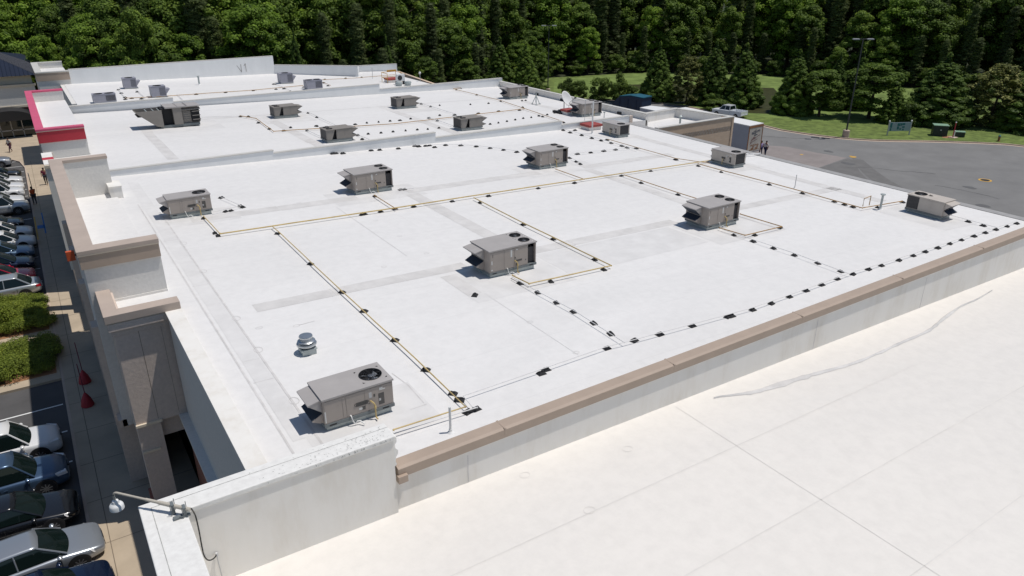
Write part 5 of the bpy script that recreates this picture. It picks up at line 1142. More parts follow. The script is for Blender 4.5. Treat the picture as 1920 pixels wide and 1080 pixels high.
# semitrailer with lettered doors
def trailer(label, pts, z0, z1, lettered=True):
    c = sum((Vector(p) for p in pts), Vector((0, 0, 0))) / 4; o = empty('semitrailer', label, 'trailer', (c.x, c.y, 0)); L2 = [(p[0] - c.x, p[1] - c.y) for p in pts]
    MB().prism(L2, z0, z1 - .1).build('body', 'trailerside', o); MB().prism([(x * 1.012, y * 1.006) for x, y in L2], z1 - .1, z1).build('roof', 'white', o)
    b = MB(); cx, cy = (L2[2][0] + L2[3][0]) / 2, (L2[2][1] + L2[3][1]) / 2
    for dx in (-.85, .85):
        for k in range(2):
            b = MB(); x, y = cx * .55 + dx, cy * .55 - k * 1.3 * (1 if cy > 0 else -1); b.tube([(x - .15, y, .5), (x + .15, y, .5)], .5, 20); b.build('wheel', 'tyre', o)
    return o, L2
TX0, TX1, TY = 66.15, 68.65, 53.2
tr, L2 = trailer('old grey box trailer with cursive lettering and rust on its doors beside the tan annex', [(TX0, TY, 0), (TX1, TY + .15, 0), (TX1 + .1, TY + 12.2, 0), (TX0 + .1, TY + 12.0, 0)], .95, 4.05)
tl = tr.location; ty = TY - tl.y; x0_ = TX0 - tl.x; x1_ = TX1 - tl.x; sl_ = .15 / 2.5
def dq(u, z, e=.02): return (x0_ + u, ty + sl_ * u - e, z)
b = MB(); b.hexa([dq(.12, 1.05, .03), dq(1.24, 1.05, .03), dq(1.24, 1.05, 0), dq(.12, 1.05, 0), dq(.12, 3.7, .03), dq(1.24, 3.7, .03), dq(1.24, 3.7, 0), dq(.12, 3.7, 0)]); b.build('door', 'trailerend', tr)
b = MB(); b.hexa([dq(1.27, 1.05, .03), dq(2.4, 1.05, .03), dq(2.4, 1.05, 0), dq(1.27, 1.05, 0), dq(1.27, 3.7, .03), dq(2.4, 3.7, .03), dq(2.4, 3.7, 0), dq(1.27, 3.7, 0)]); b.build('door', 'trailerend', tr)
def dstroke(bm_, u0, z0, u1, z1, w__):
    d = Vector((u1 - u0, z1 - z0)); n = Vector((-d.y, d.x)).normalized() * w__ / 2; bm_.poly([dq(u0 - n.x, z0 - n.y, .036), dq(u1 - n.x, z1 - n.y, .036), dq(u1 + n.x, z1 + n.y, .036), dq(u0 + n.x, z0 + n.y, .036)])
b = MB(); random.seed(4)
for u0, hh in ((.55, .25), (.68, .22), (.82, .30), (.98, .45), (1.12, .55), (1.26, .50), (1.42, .35), (1.58, .28), (1.74, .26), (1.9, .3)):
    zc = 3.15 + .12 * (u0 - .5); dstroke(b, u0, zc - hh / 2, u0 + .03, zc + hh / 2, .06); dstroke(b, u0, zc + random.uniform(-.1, .1), u0 + .13, zc + random.uniform(-.1, .1), .05)
dstroke(b, .6, 3.02, 1.3, 3.05, .05); dstroke(b, 1.0, 2.85, 1.6, 2.9, .1)
b.build('lettering', 'deepblue', tr)
b = MB(); pp = [(.45, 2.05), (.62, 2.35), (.75, 2.55), (.70, 2.2), (.86, 2.5), (.95, 2.7), (.95, 2.35), (1.05, 2.6), (1.15, 2.75), (1.12, 2.4), (1.25, 2.62), (1.35, 2.5), (1.5, 2.65), (1.62, 2.62), (1.75, 2.75), (2.1, 2.8)]
for a, c in zip(pp, pp[1:]): dstroke(b, *a, *c, .05)
dstroke(b, .5, 2.05, 1.7, 2.4, .05); dstroke(b, .4, 1.9, .7, 2.1, .05)
M['maroon'] = mat('maroon_lettering', (.14, .03, .04), .7); b.build('lettering', 'maroon', tr)
b = MB()
for k in range(9): dstroke(b, .5 + k * .18, 1.72, .6 + k * .18, 1.72 + .1 * (k % 2), .16)
for k in range(7): dstroke(b, .45 + k * .27, 1.2, .6 + k * .25, 1.25 + .2 * (k % 3), .2)
b.build('rust_marks', 'rust', tr)
b = MB(); b.hexa([dq(-.02, .9, .05), dq(.1, .9, .05), dq(.1, .9, 0), dq(-.02, .9, 0), dq(-.02, 3.98, .05), dq(.1, 3.98, .05), dq(.1, 3.98, 0), dq(-.02, 3.98, 0)])
b.hexa([dq(2.42, .9, .05), dq(2.52, .9, .05), dq(2.52, .9, 0), dq(2.42, .9, 0), dq(2.42, 3.98, .05), dq(2.52, 3.98, .05), dq(2.52, 3.98, 0), dq(2.42, 3.98, 0)])
b.hexa([dq(.1, 3.72, .05), dq(2.42, 3.72, .05), dq(2.42, 3.72, 0), dq(.1, 3.72, 0), dq(.1, 3.98, .05), dq(2.42, 3.98, .05), dq(2.42, 3.98, 0), dq(.1, 3.98, 0)])
b.build('door_frame', 'rust', tr)
q4 = [G(1200, 201.5, 4), G(1229, 207.5, 4), G(1257, 202.5, 4), G(1220, 198, 4)]
trailer('white roofed box trailer seen above the annex wall', [tuple(p) for p in q4], .9, 4.0)
bp_ = G(1184, 211); ct = empty('waste_compactor', 'dark blue waste container with teal tarp and curved end behind the annex', 'container', (bp_.x, bp_.y, 0), rad(-78))
MB().extr([(-3.0, .3), (2.6, .3), (2.6, 2.5), (0.5, 2.6), (-1.6, 2.3), (-2.7, 1.4)], 'y', -1.2, 1.2).build('body', 'deepblue', ct, bevel=.05)
MB().extr([(2.7, 2.5), (2.7, 2.62), (.5, 2.72), (-1.6, 2.42), (-1.6, 2.3), (.5, 2.6)], 'y', -1.15, 1.15).build('tarp', 'tarp', ct)
b = MB()
for x in (-1.5, 0, 1.5): b.box(x, x + .12, -1.26, 1.26, .3, 2.2)
b.build('rib', 'deepblue', ct)

# ------------------------------------------------------------------ PEOPLE
def person(label, loc, rzt, shirt, trousers, hairm='hair', stride=.22, arm=.25, bag=None, skirt=False, h=1.72):
    k = h / 1.75; J = {'pel': (0, 0, .95), 'sp': (.01, 0, 1.18), 'ch': (.0, 0, 1.38), 'nk': (.01, 0, 1.50), 'hd': (.03, 0, 1.60), 'tp': (.02, 0, 1.70),
         'sl': (0, .19, 1.42), 'el': (-arm * .5, .25, 1.15), 'wl': (-arm * .3 + .1, .25, .92), 'hl': (-arm * .3 + .15, .24, .84), 'sr': (0, -.19, 1.42), 'er': (arm * .4, -.25, 1.15), 'wr': (arm * .9, -.24, .95), 'hr': (arm * 1.1, -.23, .88),
         'pl': (0, .10, .92), 'kl': (stride * .7, .10, .50), 'al': (stride, .10, .09), 'tl': (stride + .16, .10, .04), 'pr': (0, -.10, .92), 'kr': (-stride * .2, -.10, .50), 'ar': (-stride, -.10, .11), 'tr': (-stride + .15, -.10, .04)}
    R_ = {'pel': .15, 'sp': .135, 'ch': .155, 'nk': .06, 'hd': .095, 'tp': .075, 'sl': .07, 'el': .045, 'wl': .032, 'hl': .038, 'sr': .07, 'er': .045, 'wr': .032, 'hr': .038, 'pl': .095, 'kl': .062, 'al': .042, 'tl': .04, 'pr': .095, 'kr': .062, 'ar': .042, 'tr': .04}
    E = [('pel', 'sp'), ('sp', 'ch'), ('ch', 'nk'), ('nk', 'hd'), ('hd', 'tp'), ('ch', 'sl'), ('sl', 'el'), ('el', 'wl'), ('wl', 'hl'), ('ch', 'sr'), ('sr', 'er'), ('er', 'wr'), ('wr', 'hr'), ('pel', 'pl'), ('pl', 'kl'), ('kl', 'al'), ('al', 'tl'), ('pel', 'pr'), ('pr', 'kr'), ('kr', 'ar'), ('ar', 'tr')]
    def skin(name, joints, scale, m, parent):
        js = [j for j in J if j in joints]; idx = {j: i for i, j in enumerate(js)}
        me = bpy.data.meshes.new(name); me.from_pydata([tuple(c * k for c in J[j]) for j in js], [(idx[a], idx[c]) for a, c in E if a in idx and c in idx], [])
        o = bpy.data.objects.new(name, me); COL.objects.link(o)
        o.modifiers.new('skin', 'SKIN'); ss = o.modifiers.new('ss', 'SUBSURF'); ss.levels = 1; ss.render_levels = 1
        for i, j in enumerate(js): me.skin_vertices[0].data[i].radius = (R_[j] * scale * k, R_[j] * scale * k)
        me.skin_vertices[0].data[idx['pel'] if 'pel' in idx else 0].use_root = True
        bpy.context.view_layer.update(); m2 = bpy.data.meshes.new_from_object(o.evaluated_get(bpy.context.evaluated_depsgraph_get())); bpy.data.objects.remove(o)
        m2.materials.clear(); m2.materials.append(M[m] if isinstance(m, str) else m)
        for p in m2.polygons: p.use_smooth = True
        o2 = bpy.data.objects.new(name, m2); COL.objects.link(o2); o2.parent = parent; return o2
    u = empty('person', label, 'person', loc, rzt)
    skin('body', set(J), 1.0, 'skin', u)
    skin('shirt', {'pel', 'sp', 'ch', 'sl', 'el', 'sr', 'er'}, 1.16, shirt, u)
    skin('trousers', {'pel', 'pl', 'kl', 'al', 'pr', 'kr', 'ar'}, 1.14, trousers, u)
    MB().ellipsoid((.0, 0, 1.655 * k), (.105, .10, .105), 12).build('hair', hairm, u, smooth=True)
    if bag: MB().box(.02, .18, .24, .38, .55, .88).build('bag', bag, u, bevel=.03)
    return u
CM = {n: mat('cloth_' + n, c, .9) for n, c in dict(white=(.6, .58, .56), purple=(.10, .035, .07), orange=(.55, .09, .02), dark=(.03, .03, .04), lilac=(.45, .38, .62), navy=(.015, .025, .08), maroon=(.16, .02, .05)).items()}
p = G(21, 285, .13); person('person walking across the far plaza in white top and dark purple skirt', (p.x, p.y, .13), rad(-150), CM['white'], CM['purple'], bag=CM['purple'])
p = G(67, 384, .13); person('person in orange shirt standing on the kerb in front of the shaded pavement', (p.x, p.y, .13), rad(120), CM['orange'], CM['dark'], stride=.05)
p = G(88, 346, .13); person('person in maroon top close to the shop wall beside the tall tower', (p.x, p.y, .13), rad(-100), CM['maroon'], CM['dark'], stride=.15)
p = G(1425, 292); person('person in lilac shirt left of two standing by the lettered trailer doors', (p.x, p.y, .01), rad(60), CM['lilac'], CM['navy'], stride=.06, h=1.75)
p = G(1434, 293); person('person in white shirt right of two standing by the lettered trailer doors', (p.x, p.y, .01), rad(170), CM['white'], CM['navy'], stride=.08, h=1.8)

# ------------------------------------------------------------------ STREET THINGS
for (bx_, tx, lb) in (((160, 717), (138, 641), 'far one of two red pole banners on the shaded pavement'), ((165, 760), (145, 680), 'near one of two red pole banners on the shaded pavement')):
    p = G(*bx_, .13); o = empty('pole_banner', lb, 'banner', (p.x, p.y, .13), rad(20), 'red pole banners')
    MB().tube([(0, 0, 0), (0, 0, 2.35)], .022, 8).build('pole', 'pole', o)
    b = MB(); b.lathe([(.30, 0.02), (.29, .10), (.22, .38), (.10, .62), (.03, .74)], (0, 0, 0), 16); b.build('banner_skirt', 'umbrella', o, smooth=True)
p = YP(136, 479, 30.3); o = empty('blade_sign', 'small orange sign box fixed to the tall tower front', 'sign', (p.x - .02, p.y, p.z)); o.scale = (.62, .62, .62); MB().box(-.3, .15, -.12, .12, -.3, .3).build('sign_box', mat('orange_sign', (.6, .10, .03), .5), o, bevel=.02); MB().box(.15, .3, -.03, .03, -.05, .05).build('bracket', 'trim', o)
p = G(70, 349, .13); o = empty('sign_post', 'thin dark sign post on the kerb near the person in orange', 'sign post', (-1.25, 80.5, .13)); MB().tube([(0, 0, 0), (0, 0, 2.3)], .03, 8).build('post', 'bronze', o); MB().box(-.02, .0, -.16, .16, 1.8, 2.3).build('plate', 'blue', o)
# light poles
def lightpole(base, top, label, base_h=.85, arms=((-.9, 0), (.9, 0)), h=None):
    p = G(*base, .1); H_ = h or HT(top[0], top[1], p); o = empty('lamp_post', label, 'lamp post', (p.x, p.y, .1))
    MB().lathe([(.42, 0), (.42, base_h), (.34, base_h + .05), (.02, base_h + .05)], (0, 0, 0), 20).build('concrete_base', 'kerb', o)
    MB().tube([(0, 0, base_h), (0, 0, H_ - .1)], .10, 10, r2=.07).build('pole', 'bronze', o, smooth=True)
    d = Vector((math.cos(YAW), -math.sin(YAW)))
    for s_ in (-1, 1):
        b = MB(); e = d * s_ * .5; f = d * s_ * 1.25; b.tube([(0, 0, H_ - .2), (e.x, e.y, H_ - .15)], .04, 6); a_ = b.build('arm', 'bronze', o)
        b = MB(); n = Vector((-d.y, d.x)) * .2; b.hexa([(e.x - n.x, e.y - n.y, H_ - .25), (f.x - n.x, f.y - n.y, H_ - .25), (f.x + n.x, f.y + n.y, H_ - .25), (e.x + n.x, e.y + n.y, H_ - .25), (e.x - n.x, e.y - n.y, H_ - .12), (f.x - n.x, f.y - n.y, H_ - .12), (f.x + n.x, f.y + n.y, H_ - .12), (e.x + n.x, e.y + n.y, H_ - .12)]); b.build('lamp_head', 'steel', o)
    return o
lightpole((1585, 257), (1613, 72), 'tall dark twin headed lamp post on concrete base at the rear kerb')
lightpole((1027, 176), (1028, 47), 'tall dark twin headed lamp post in front of the wood beyond the rear parapet')
# utility things on the verge
p0, p1 = G(1663, 254, .1), G(1704, 253, .1); mid = (p0 + p1) / 2; d = (p1 - p0); wdt = d.length
o = empty('lot_sign', 'pale blue and teal panel sign on two white capped posts on the verge', 'sign', (mid.x, mid.y, .1), math.atan2(d.y, d.x))
for s_ in (-1, 1):
    b = MB(); b.box(s_ * wdt / 2 - .06, s_ * wdt / 2 + .06, -.06, .06, 0, 1.75); pq = b.build('post', 'steel', o); MB().lathe([(.10, 1.75), (.10, 1.85), (.02, 1.95)], (s_ * wdt / 2, 0, 0), 10).build('post_cap', 'white', pq)
MB().box(-wdt / 2 + .06, wdt / 2 - .06, -.04, .04, .55, 1.65).build('panel', mat('pale_blue_panel', (.30, .38, .42), .5), o)
b = MB(); n_ = wdt - .3
for (u0, u1, z0_, z1_) in ((.02, .12, 1.0, 1.6), (.04, .10, .6, .95), (.38, .52, 1.2, 1.55), (.38, .48, .75, 1.15), (.54, .60, 1.2, 1.55), (.62, .76, 1.3, 1.55), (.64, .76, .95, 1.15), (.52, .60, .7, .9), (.66, .74, .62, .82)): b.box(-wdt / 2 + .1 + n_ * u0, -wdt / 2 + .1 + n_ * u1, -.055, -.04, z0_, z1_)
b.build('printed_blocks', 'teal', o)
p = G(1761, 255, .1); o = empty('transformer_box', 'large dark green transformer box with pale green top on the verge', 'transformer', (p.x, p.y, .1), rad(-52)); MB().box(-1.0, 1.0, -.2, 1.3, 0, 1.45).build('case', 'green', o, bevel=.03); MB().box(-1.05, 1.05, -.3, 1.35, 1.45, 1.55).build('lid', 'greentop', o, bevel=.03); MB().box(-.08, .12, -.215, -.2, .8, .95).build('label_plate', 'decal', o); o.scale = (.85, .85, .9)
p = G(1787, 258, .1); o = empty('marker_post', 'red and white marker post on a concrete pad beside the green boxes', 'marker post', (p.x, p.y, .1)); MB().box(-.5, .5, -.4, .4, 0, .06).build('pad', 'kerb', o); MB().tube([(0, 0, .06), (0, 0, .9)], .12, 12).build('lower_post', 'white', o, smooth=True); MB().tube([(-.12, 0, .06), (-.12, 0, 1.9)], .06, 10).build('upper_post', 'red', o, smooth=True); MB().ellipsoid((-.12, 0, 1.93), (.09, .09, .09), 8).build('cap', 'white', o)
p = G(1799, 257, .1); o = empty('utility_pedestal', 'small low green utility box right of the marker post', 'utility box', (p.x, p.y, .1), rad(-52)); MB().box(-.55, .55, -.1, .7, 0, .6).build('case', 'green', o, bevel=.03); MB().box(-.6, .6, -.15, .75, .6, .68).build('lid', 'greentop', o, bevel=.02)
p = G(1872, 265, .1); o = empty('fire_hydrant', 'small teal topped hydrant near the kerb at the right of the verge', 'hydrant', (p.x, p.y, .1)); MB().lathe([(.2, 0), (.2, .06), (.12, .08), (.12, .55), (.17, .57), (.17, .62)], (0, 0, 0), 14).build('barrel', 'rust', o, smooth=True); MB().lathe([(.16, .62), (.13, .72), (.03, .8)], (0, 0, 0), 14).build('bonnet', 'teal', o, smooth=True); MB().tube([(-.22, 0, .42), (.22, 0, .42)], .07, 10).build('nozzle', 'rust', o)
b = MB(); p = G(1779, 257, .104); b.poly([(p.x + .9 * math.cos(a) * (1 + .2 * math.sin(3 * a)), p.y + .7 * math.sin(a), .104) for a in [k * math.pi / 7 for k in range(14)]]); tag(b.build('bare_earth', 'clay'), kind='structure')

# ------------------------------------------------------------------ VEGETATION
def core(b, c, r, rng, v0):
    o = len(b.v); n = 7; P = []; F = []
    for i in range(5):
        ph = math.pi * (i + .02) / 4.04
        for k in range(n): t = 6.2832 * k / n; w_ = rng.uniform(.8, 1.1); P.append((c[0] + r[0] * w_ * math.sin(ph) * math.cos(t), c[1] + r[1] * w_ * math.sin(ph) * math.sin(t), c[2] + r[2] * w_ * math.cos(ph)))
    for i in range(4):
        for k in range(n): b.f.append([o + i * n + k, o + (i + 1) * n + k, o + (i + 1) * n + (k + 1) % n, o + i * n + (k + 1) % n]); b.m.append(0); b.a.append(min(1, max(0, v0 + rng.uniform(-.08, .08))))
    b.v += P
def leaves(b, c, r, n, size, rng, v0, vr=.22, asp=1.0, up=.0, lo=-.55):
    cx, cy, cz = c; rx, ry, rz_ = r; V, F, A, Mi = b.v, b.f, b.a, b.m
    for _ in range(n):
        z = rng.uniform(lo, 1); t = rng.uniform(0, 6.2832); q = math.sqrt(max(0, 1 - z * z)); k = rng.uniform(.72, 1.05)
        nx, ny, nz = q * math.cos(t), q * math.sin(t), z
        px, py, pz = cx + rx * nx * k, cy + ry * ny * k, cz + rz_ * nz * k
        n_ = Vector((nx + rng.uniform(-.7, .7), ny + rng.uniform(-.7, .7), nz + up + .45 + rng.uniform(-.45, .55))).normalized()
        a = n_.orthogonal().normalized(); a.rotate(Matrix.Rotation(rng.uniform(0, 6.28), 3, n_)); bb = n_.cross(a); s_ = size * rng.uniform(.6, 1.25); s2 = s_ * asp
        o = len(V); P = Vector((px, py, pz))
        V.append(tuple(P - a * s_ * .5)); V.append(tuple(P - bb * s2 * .5 - n_ * s_ * .1)); V.append(tuple(P + a * s_ * .5)); V.append(tuple(P + bb * s2 * .5 - n_ * s_ * .1))
        F.append([o, o + 1, o + 2, o + 3]); Mi.append(0); A.append(min(1, max(0, v0 + rng.uniform(-vr, vr))))
def trunk_mesh(h, r, rng, limbs=5, spread=2.5, z0=.3):
    b = MB(); b.tube([(0, 0, -.2), (.05, 0, h * .3), (-.08, .06, h * .6), (0, 0, h * .9)], r, 8, r2=r * .3)
    for k in range(limbs):
        a = 6.28 * k / limbs + rng.uniform(-.4, .4); z = h * (z0 + (.85 - z0) * k / limbs); s_ = spread * rng.uniform(.7, 1.1)
        b.tube([(0, 0, z), (s_ * .5 * math.cos(a), s_ * .5 * math.sin(a), z + s_ * .35), (s_ * math.cos(a), s_ * math.sin(a), z + s_ * .6)], r * .38, 5, r2=r * .1)
    return b
def crown_broad(seed, H=16, Rr=4.3, zb=1.2, n=96, leaf=.33, per=105):
    rng = random.Random(seed); b = MB(); hh = H - zb
    for i in range(n):
        t = rng.random() ** .8; z = zb + hh * (.08 + .86 * t); prof = math.sin(math.pi * min(1, (.16 + .80 * t))) ** .6; a = rng.uniform(0, 6.28); q = rng.uniform(.55, .95) if i % 4 else rng.uniform(0, .5)
        rr = rng.uniform(.65, 1.35); v = .42 + rng.uniform(-.18, .24)
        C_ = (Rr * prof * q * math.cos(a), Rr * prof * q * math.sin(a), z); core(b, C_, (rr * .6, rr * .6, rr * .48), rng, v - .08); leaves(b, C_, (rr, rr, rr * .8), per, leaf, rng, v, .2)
    return b, trunk_mesh(H * .85, .28, rng)
def crown_pine(seed, H=21, Rr=3.5, zb=2.2, n=110, leaf=.34, per=75):
    rng = random.Random(seed); b = MB()
    for i in range(n):
        t = (i + rng.random()) / n; z = zb + (H - zb) * t; rad_ = Rr * (1 - t) ** .55 * (.75 + .25 * math.sin(9 * t)); a = i * 2.4 + rng.uniform(-.5, .5); q = rng.uniform(.35, .95); rr = rng.uniform(.7, 1.25)
        C_ = (rad_ * q * math.cos(a), rad_ * q * math.sin(a), z); core(b, C_, (rr * .7, rr * .7, rr * .38), rng, .36); leaves(b, C_, (rr, rr, rr * .55), per, leaf, rng, .42 + rng.uniform(-.2, .2), .2, .35, .3)
    return b, trunk_mesh(H * .95, .22, rng, 7, 2.0, .35)
def crown_cone(seed, H=11, Rr=3.1, n=300, leaf=.17, per=60, zb=.2):
    rng = random.Random(seed); b = MB()
    for i in range(n):
        t = (1 - math.sqrt(1 - i / n * .985)); z = zb + (H - zb) * t; a = i * 2.39996 + rng.uniform(-.3, .3); rad_ = Rr * ((1 - t) ** .95) * (1.04 if t > .08 else .9); q = rng.uniform(.66, .98); rr = (.22 + .36 * (1 - t)) * rng.uniform(.75, 1.3)
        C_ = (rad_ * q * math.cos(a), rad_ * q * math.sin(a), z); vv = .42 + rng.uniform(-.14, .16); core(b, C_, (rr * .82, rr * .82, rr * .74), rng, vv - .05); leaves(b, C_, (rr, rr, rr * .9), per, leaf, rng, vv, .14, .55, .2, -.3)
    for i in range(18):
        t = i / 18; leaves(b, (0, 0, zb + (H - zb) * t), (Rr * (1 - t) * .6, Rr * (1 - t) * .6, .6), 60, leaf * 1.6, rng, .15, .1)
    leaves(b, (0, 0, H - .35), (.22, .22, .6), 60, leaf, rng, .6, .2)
    return b, trunk_mesh(H * .9, .18, rng, 4, 1.0)
def crown_mag(seed, H=8.5, Rr=2.5, n=80, leaf=.30, per=55):
    rng = random.Random(seed); b = MB()
    for i in range(n):
        t = i / n; z = .6 + (H - .8) * t; a = i * 2.4 + rng.uniform(-.4, .4); rad_ = Rr * math.sin(math.pi * (.28 + .66 * t)) ** .8; q = rng.uniform(.55, 1.0); rr = rng.uniform(.45, .8)
        C_ = (rad_ * q * math.cos(a), rad_ * q * math.sin(a), z); core(b, C_, (rr * .7, rr * .7, rr * .55), rng, .35); leaves(b, C_, (rr, rr, rr * .8), per, leaf, rng, .42 + rng.uniform(-.1, .16), .35, .5, .3)
    return b, trunk_mesh(H * .8, .15, rng, 4, 1.2)
def crown_bush(seed, H=3.2, Rr=1.8, n=34, leaf=.20, per=80):
    rng = random.Random(seed); b = MB()
    for i in range(n):
        t = rng.random(); z = .3 + (H - .6) * t; a = rng.uniform(0, 6.28); rad_ = Rr * math.sin(math.pi * (.22 + .70 * t)) ** .7; q = rng.uniform(.3, .95); rr = rng.uniform(.4, .75)
        C_ = (rad_ * q * math.cos(a), rad_ * q * math.sin(a), z); core(b, C_, (rr * .7, rr * .7, rr * .55), rng, .36); leaves(b, C_, (rr, rr, rr * .8), per, leaf, rng, .42 + rng.uniform(-.15, .18), .2)
    return b, trunk_mesh(H * .6, .07, rng, 4, .8)
PROTO = {}
def proto(kind, i, maker, matl, **kw):
    cb_, tb_ = maker(i * 17 + hash_(kind), **kw); 
    cr = cb_.build('crown', matl, norm=False); tk = tb_.build('trunk', 'bark', smooth=True)
    PROTO.setdefault(kind, []).append((cr.data, tk.data, kw.get('H'), kw.get('Rr')))
    for o_ in (cr, tk): bpy.data.objects.remove(o_)
def hash_(s_): return sum(ord(c_) * (i_ + 1) for i_, c_ in enumerate(s_)) % 991
for i in range(5): proto('broad', i, crown_broad, F_DEC, H=16, Rr=4.3)
for i in range(3): proto('bright', i, crown_broad, F_DEC2, H=16, Rr=4.3)
for i in range(4): proto('pine', i, crown_pine, F_PINE, H=21, Rr=2.9)
for i in range(3): proto('cone', i, crown_cone, F_CON, H=11, Rr=3.1)
for i in range(2): proto('mag', i, crown_mag, F_MAG, H=8.5, Rr=2.5)
for i in range(3): proto('bush', i, crown_bush, F_BUSH, H=3.2, Rr=1.8)
NAMES = dict(broad='broadleaf_tree', bright='broadleaf_tree', pine='pine_tree', cone='conifer_tree', mag='magnolia_tree', bush='bush')
ntree = 0
def tree(kind, x, y, h, wscale, label, group, rng, z=0.0, i=None):
    global ntree
    cm, tm, H, Rr = PROTO[kind][rng.randrange(len(PROTO[kind])) if i is None else i % len(PROTO[kind])]
    o = bpy.data.objects.new(NAMES[kind], None); COL.objects.link(o); o.empty_display_size = .3; o.location = (x, y, z); s_ = h / H; o.scale = (s_ * wscale, s_ * wscale, s_); o.rotation_euler.z = rng.uniform(0, 6.28)
    tag(o, label, 'bush' if kind == 'bush' else 'tree', group)
    for nm, me in (('crown', cm), ('trunk', tm)):
        c = bpy.data.objects.new(nm, me); COL.objects.link(c); c.parent = o
    ntree += 1; return o
rng = random.Random(77)
# wood behind everything
EDGE = [Vector(p) for p in [(-62, 152), (-20, 148), (1, 146), (5, 116), (13, 106), (30, 103), (50, 101), (62, 105), (78, 115), (87, 121), (107, 117), (125, 102), (133, 75), (141, 50), (147, 24), (150, -6)]]
SEG = [(a, c, (c - a).length) for a, c in zip(EDGE, EDGE[1:])]; TOT = sum(s_[2] for s_ in SEG)
def visible(x, y, m=6):
    v = Vector((x, y, -12)); dpt = v.dot(_f)
    if dpt < 5: return False
    px = 960 + FPX * v.dot(_r) / dpt; return -70 - m * 8 < px < 1990 + m * 8
rows = [(1.5, 4.4, (6, 10)), (6.0, 4.8, (12, 16)), (11.5, 5.4, (16, 20)), (18, 6.4, (18, 22)), (26, 7.2, (21, 25)), (38, 8.0, (22, 26)), (56, 9.5, (24, 28))]
WOOD = []
for ri, (off_, sp_, hr_) in enumerate(rows):
    s_ = rng.uniform(0, sp_)
    while s_ < TOT:
        acc = 0
        for a, c, l_ in SEG:
            if s_ <= acc + l_: break
            acc += l_
        d = (c - a).normalized(); nrm = Vector((-d.y, d.x)); p = a + d * (s_ - acc) + nrm * (off_ + rng.uniform(-1.6, 1.6)) + d * rng.uniform(-1.2, 1.2)
        s_ += sp_ * rng.uniform(.85, 1.2)
        if not visible(p.x, p.y): continue
        left = p.x < 32; mid = 32 <= p.x < 75
        if left: kind = rng.choices(['broad', 'bright', 'pine'], [4, 4.4, 1.2])[0]
        elif mid: kind = rng.choices(['broad', 'bright', 'pine'], [3, 1.0, 5])[0]
        else: kind = rng.choices(['broad', 'bright', 'pine'], [4.5, 1.5, 3.0])[0]
        if ri == 0 and rng.random() < .35: kind = 'broad'
        if ri == 0 and (p.x > 100): kind = rng.choice(['broad', 'pine'])
        h = rng.uniform(*hr_) * (1.12 if kind == 'pine' and ri > 0 else 1)
        o = tree(kind, p.x, p.y, h, rng.uniform(.85, 1.2) if ri else rng.uniform(1.0, 1.4), 'x', 'trees of the wood behind the shops', rng)
        WOOD.append((ri, kind, math.atan2(p.x, p.y), o))
for vi in range(1, len(EDGE) - 1):
    d1 = (EDGE[vi] - EDGE[vi - 1]).normalized(); d2 = (EDGE[vi + 1] - EDGE[vi]).normalized(); n1 = Vector((-d1.y, d1.x)); n2 = Vector((-d2.y, d2.x))
    if d1.x * d2.y - d1.y * d2.x > -0.15: continue
    ang = math.acos(max(-1, min(1, n1.dot(n2))))
    for ri, (off_, sp_, hr_) in enumerate(rows):
        for k in range(1, int(ang * off_ / sp_) + 1):
            t_ = k / (int(ang * off_ / sp_) + 1); nn_ = (n1 * (1 - t_) + n2 * t_).normalized(); p = EDGE[vi] + nn_ * off_
            if not visible(p.x, p.y): continue
            kind = rng.choice(['broad', 'pine', 'broad', 'bright']); WOOD.append((ri, kind, math.atan2(p.x, p.y), tree(kind, p.x, p.y, rng.uniform(*hr_), rng.uniform(1, 1.25), 'x', 'trees of the wood behind the shops', rng)))
for ri in range(7):
    for kind, nm_ in (('broad', 'dark leafy tree'), ('bright', 'bright green leafy tree'), ('pine', 'dark pine')):
        for qi, t_ in enumerate(sorted([t_ for t_ in WOOD if t_[0] == ri and t_[1] == kind], key=lambda t_: t_[2])):
            t_[3]['label'] = '%s %s from the left in the %s row of the wood' % (ordn(qi), nm_, ('front', 'second', 'third', 'fourth', 'fifth', 'sixth', 'back')[ri])
UB = []
# understorey along the woodland edge, so that no bare gap shows under the crowns
s_ = 0
while s_ < TOT:
    acc = 0
    for a, c, l_ in SEG:
        if s_ <= acc + l_: break
        acc += l_
    d = (c - a).normalized(); nrm = Vector((-d.y, d.x)); p = a + d * (s_ - acc) + nrm * rng.uniform(-1, 2.0); s_ += 4.6
    if visible(p.x, p.y): UB.append((math.atan2(p.x, p.y), tree('bush', p.x, p.y, rng.uniform(2.6, 4.6), rng.uniform(.9, 1.3), 'x', 'bushes at the foot of the wood', rng)))
for qi, t_ in enumerate(sorted(UB, key=lambda t_: t_[0])): t_[1]['label'] = '%s dark bush from the left along the foot of the wood' % ordn(qi)
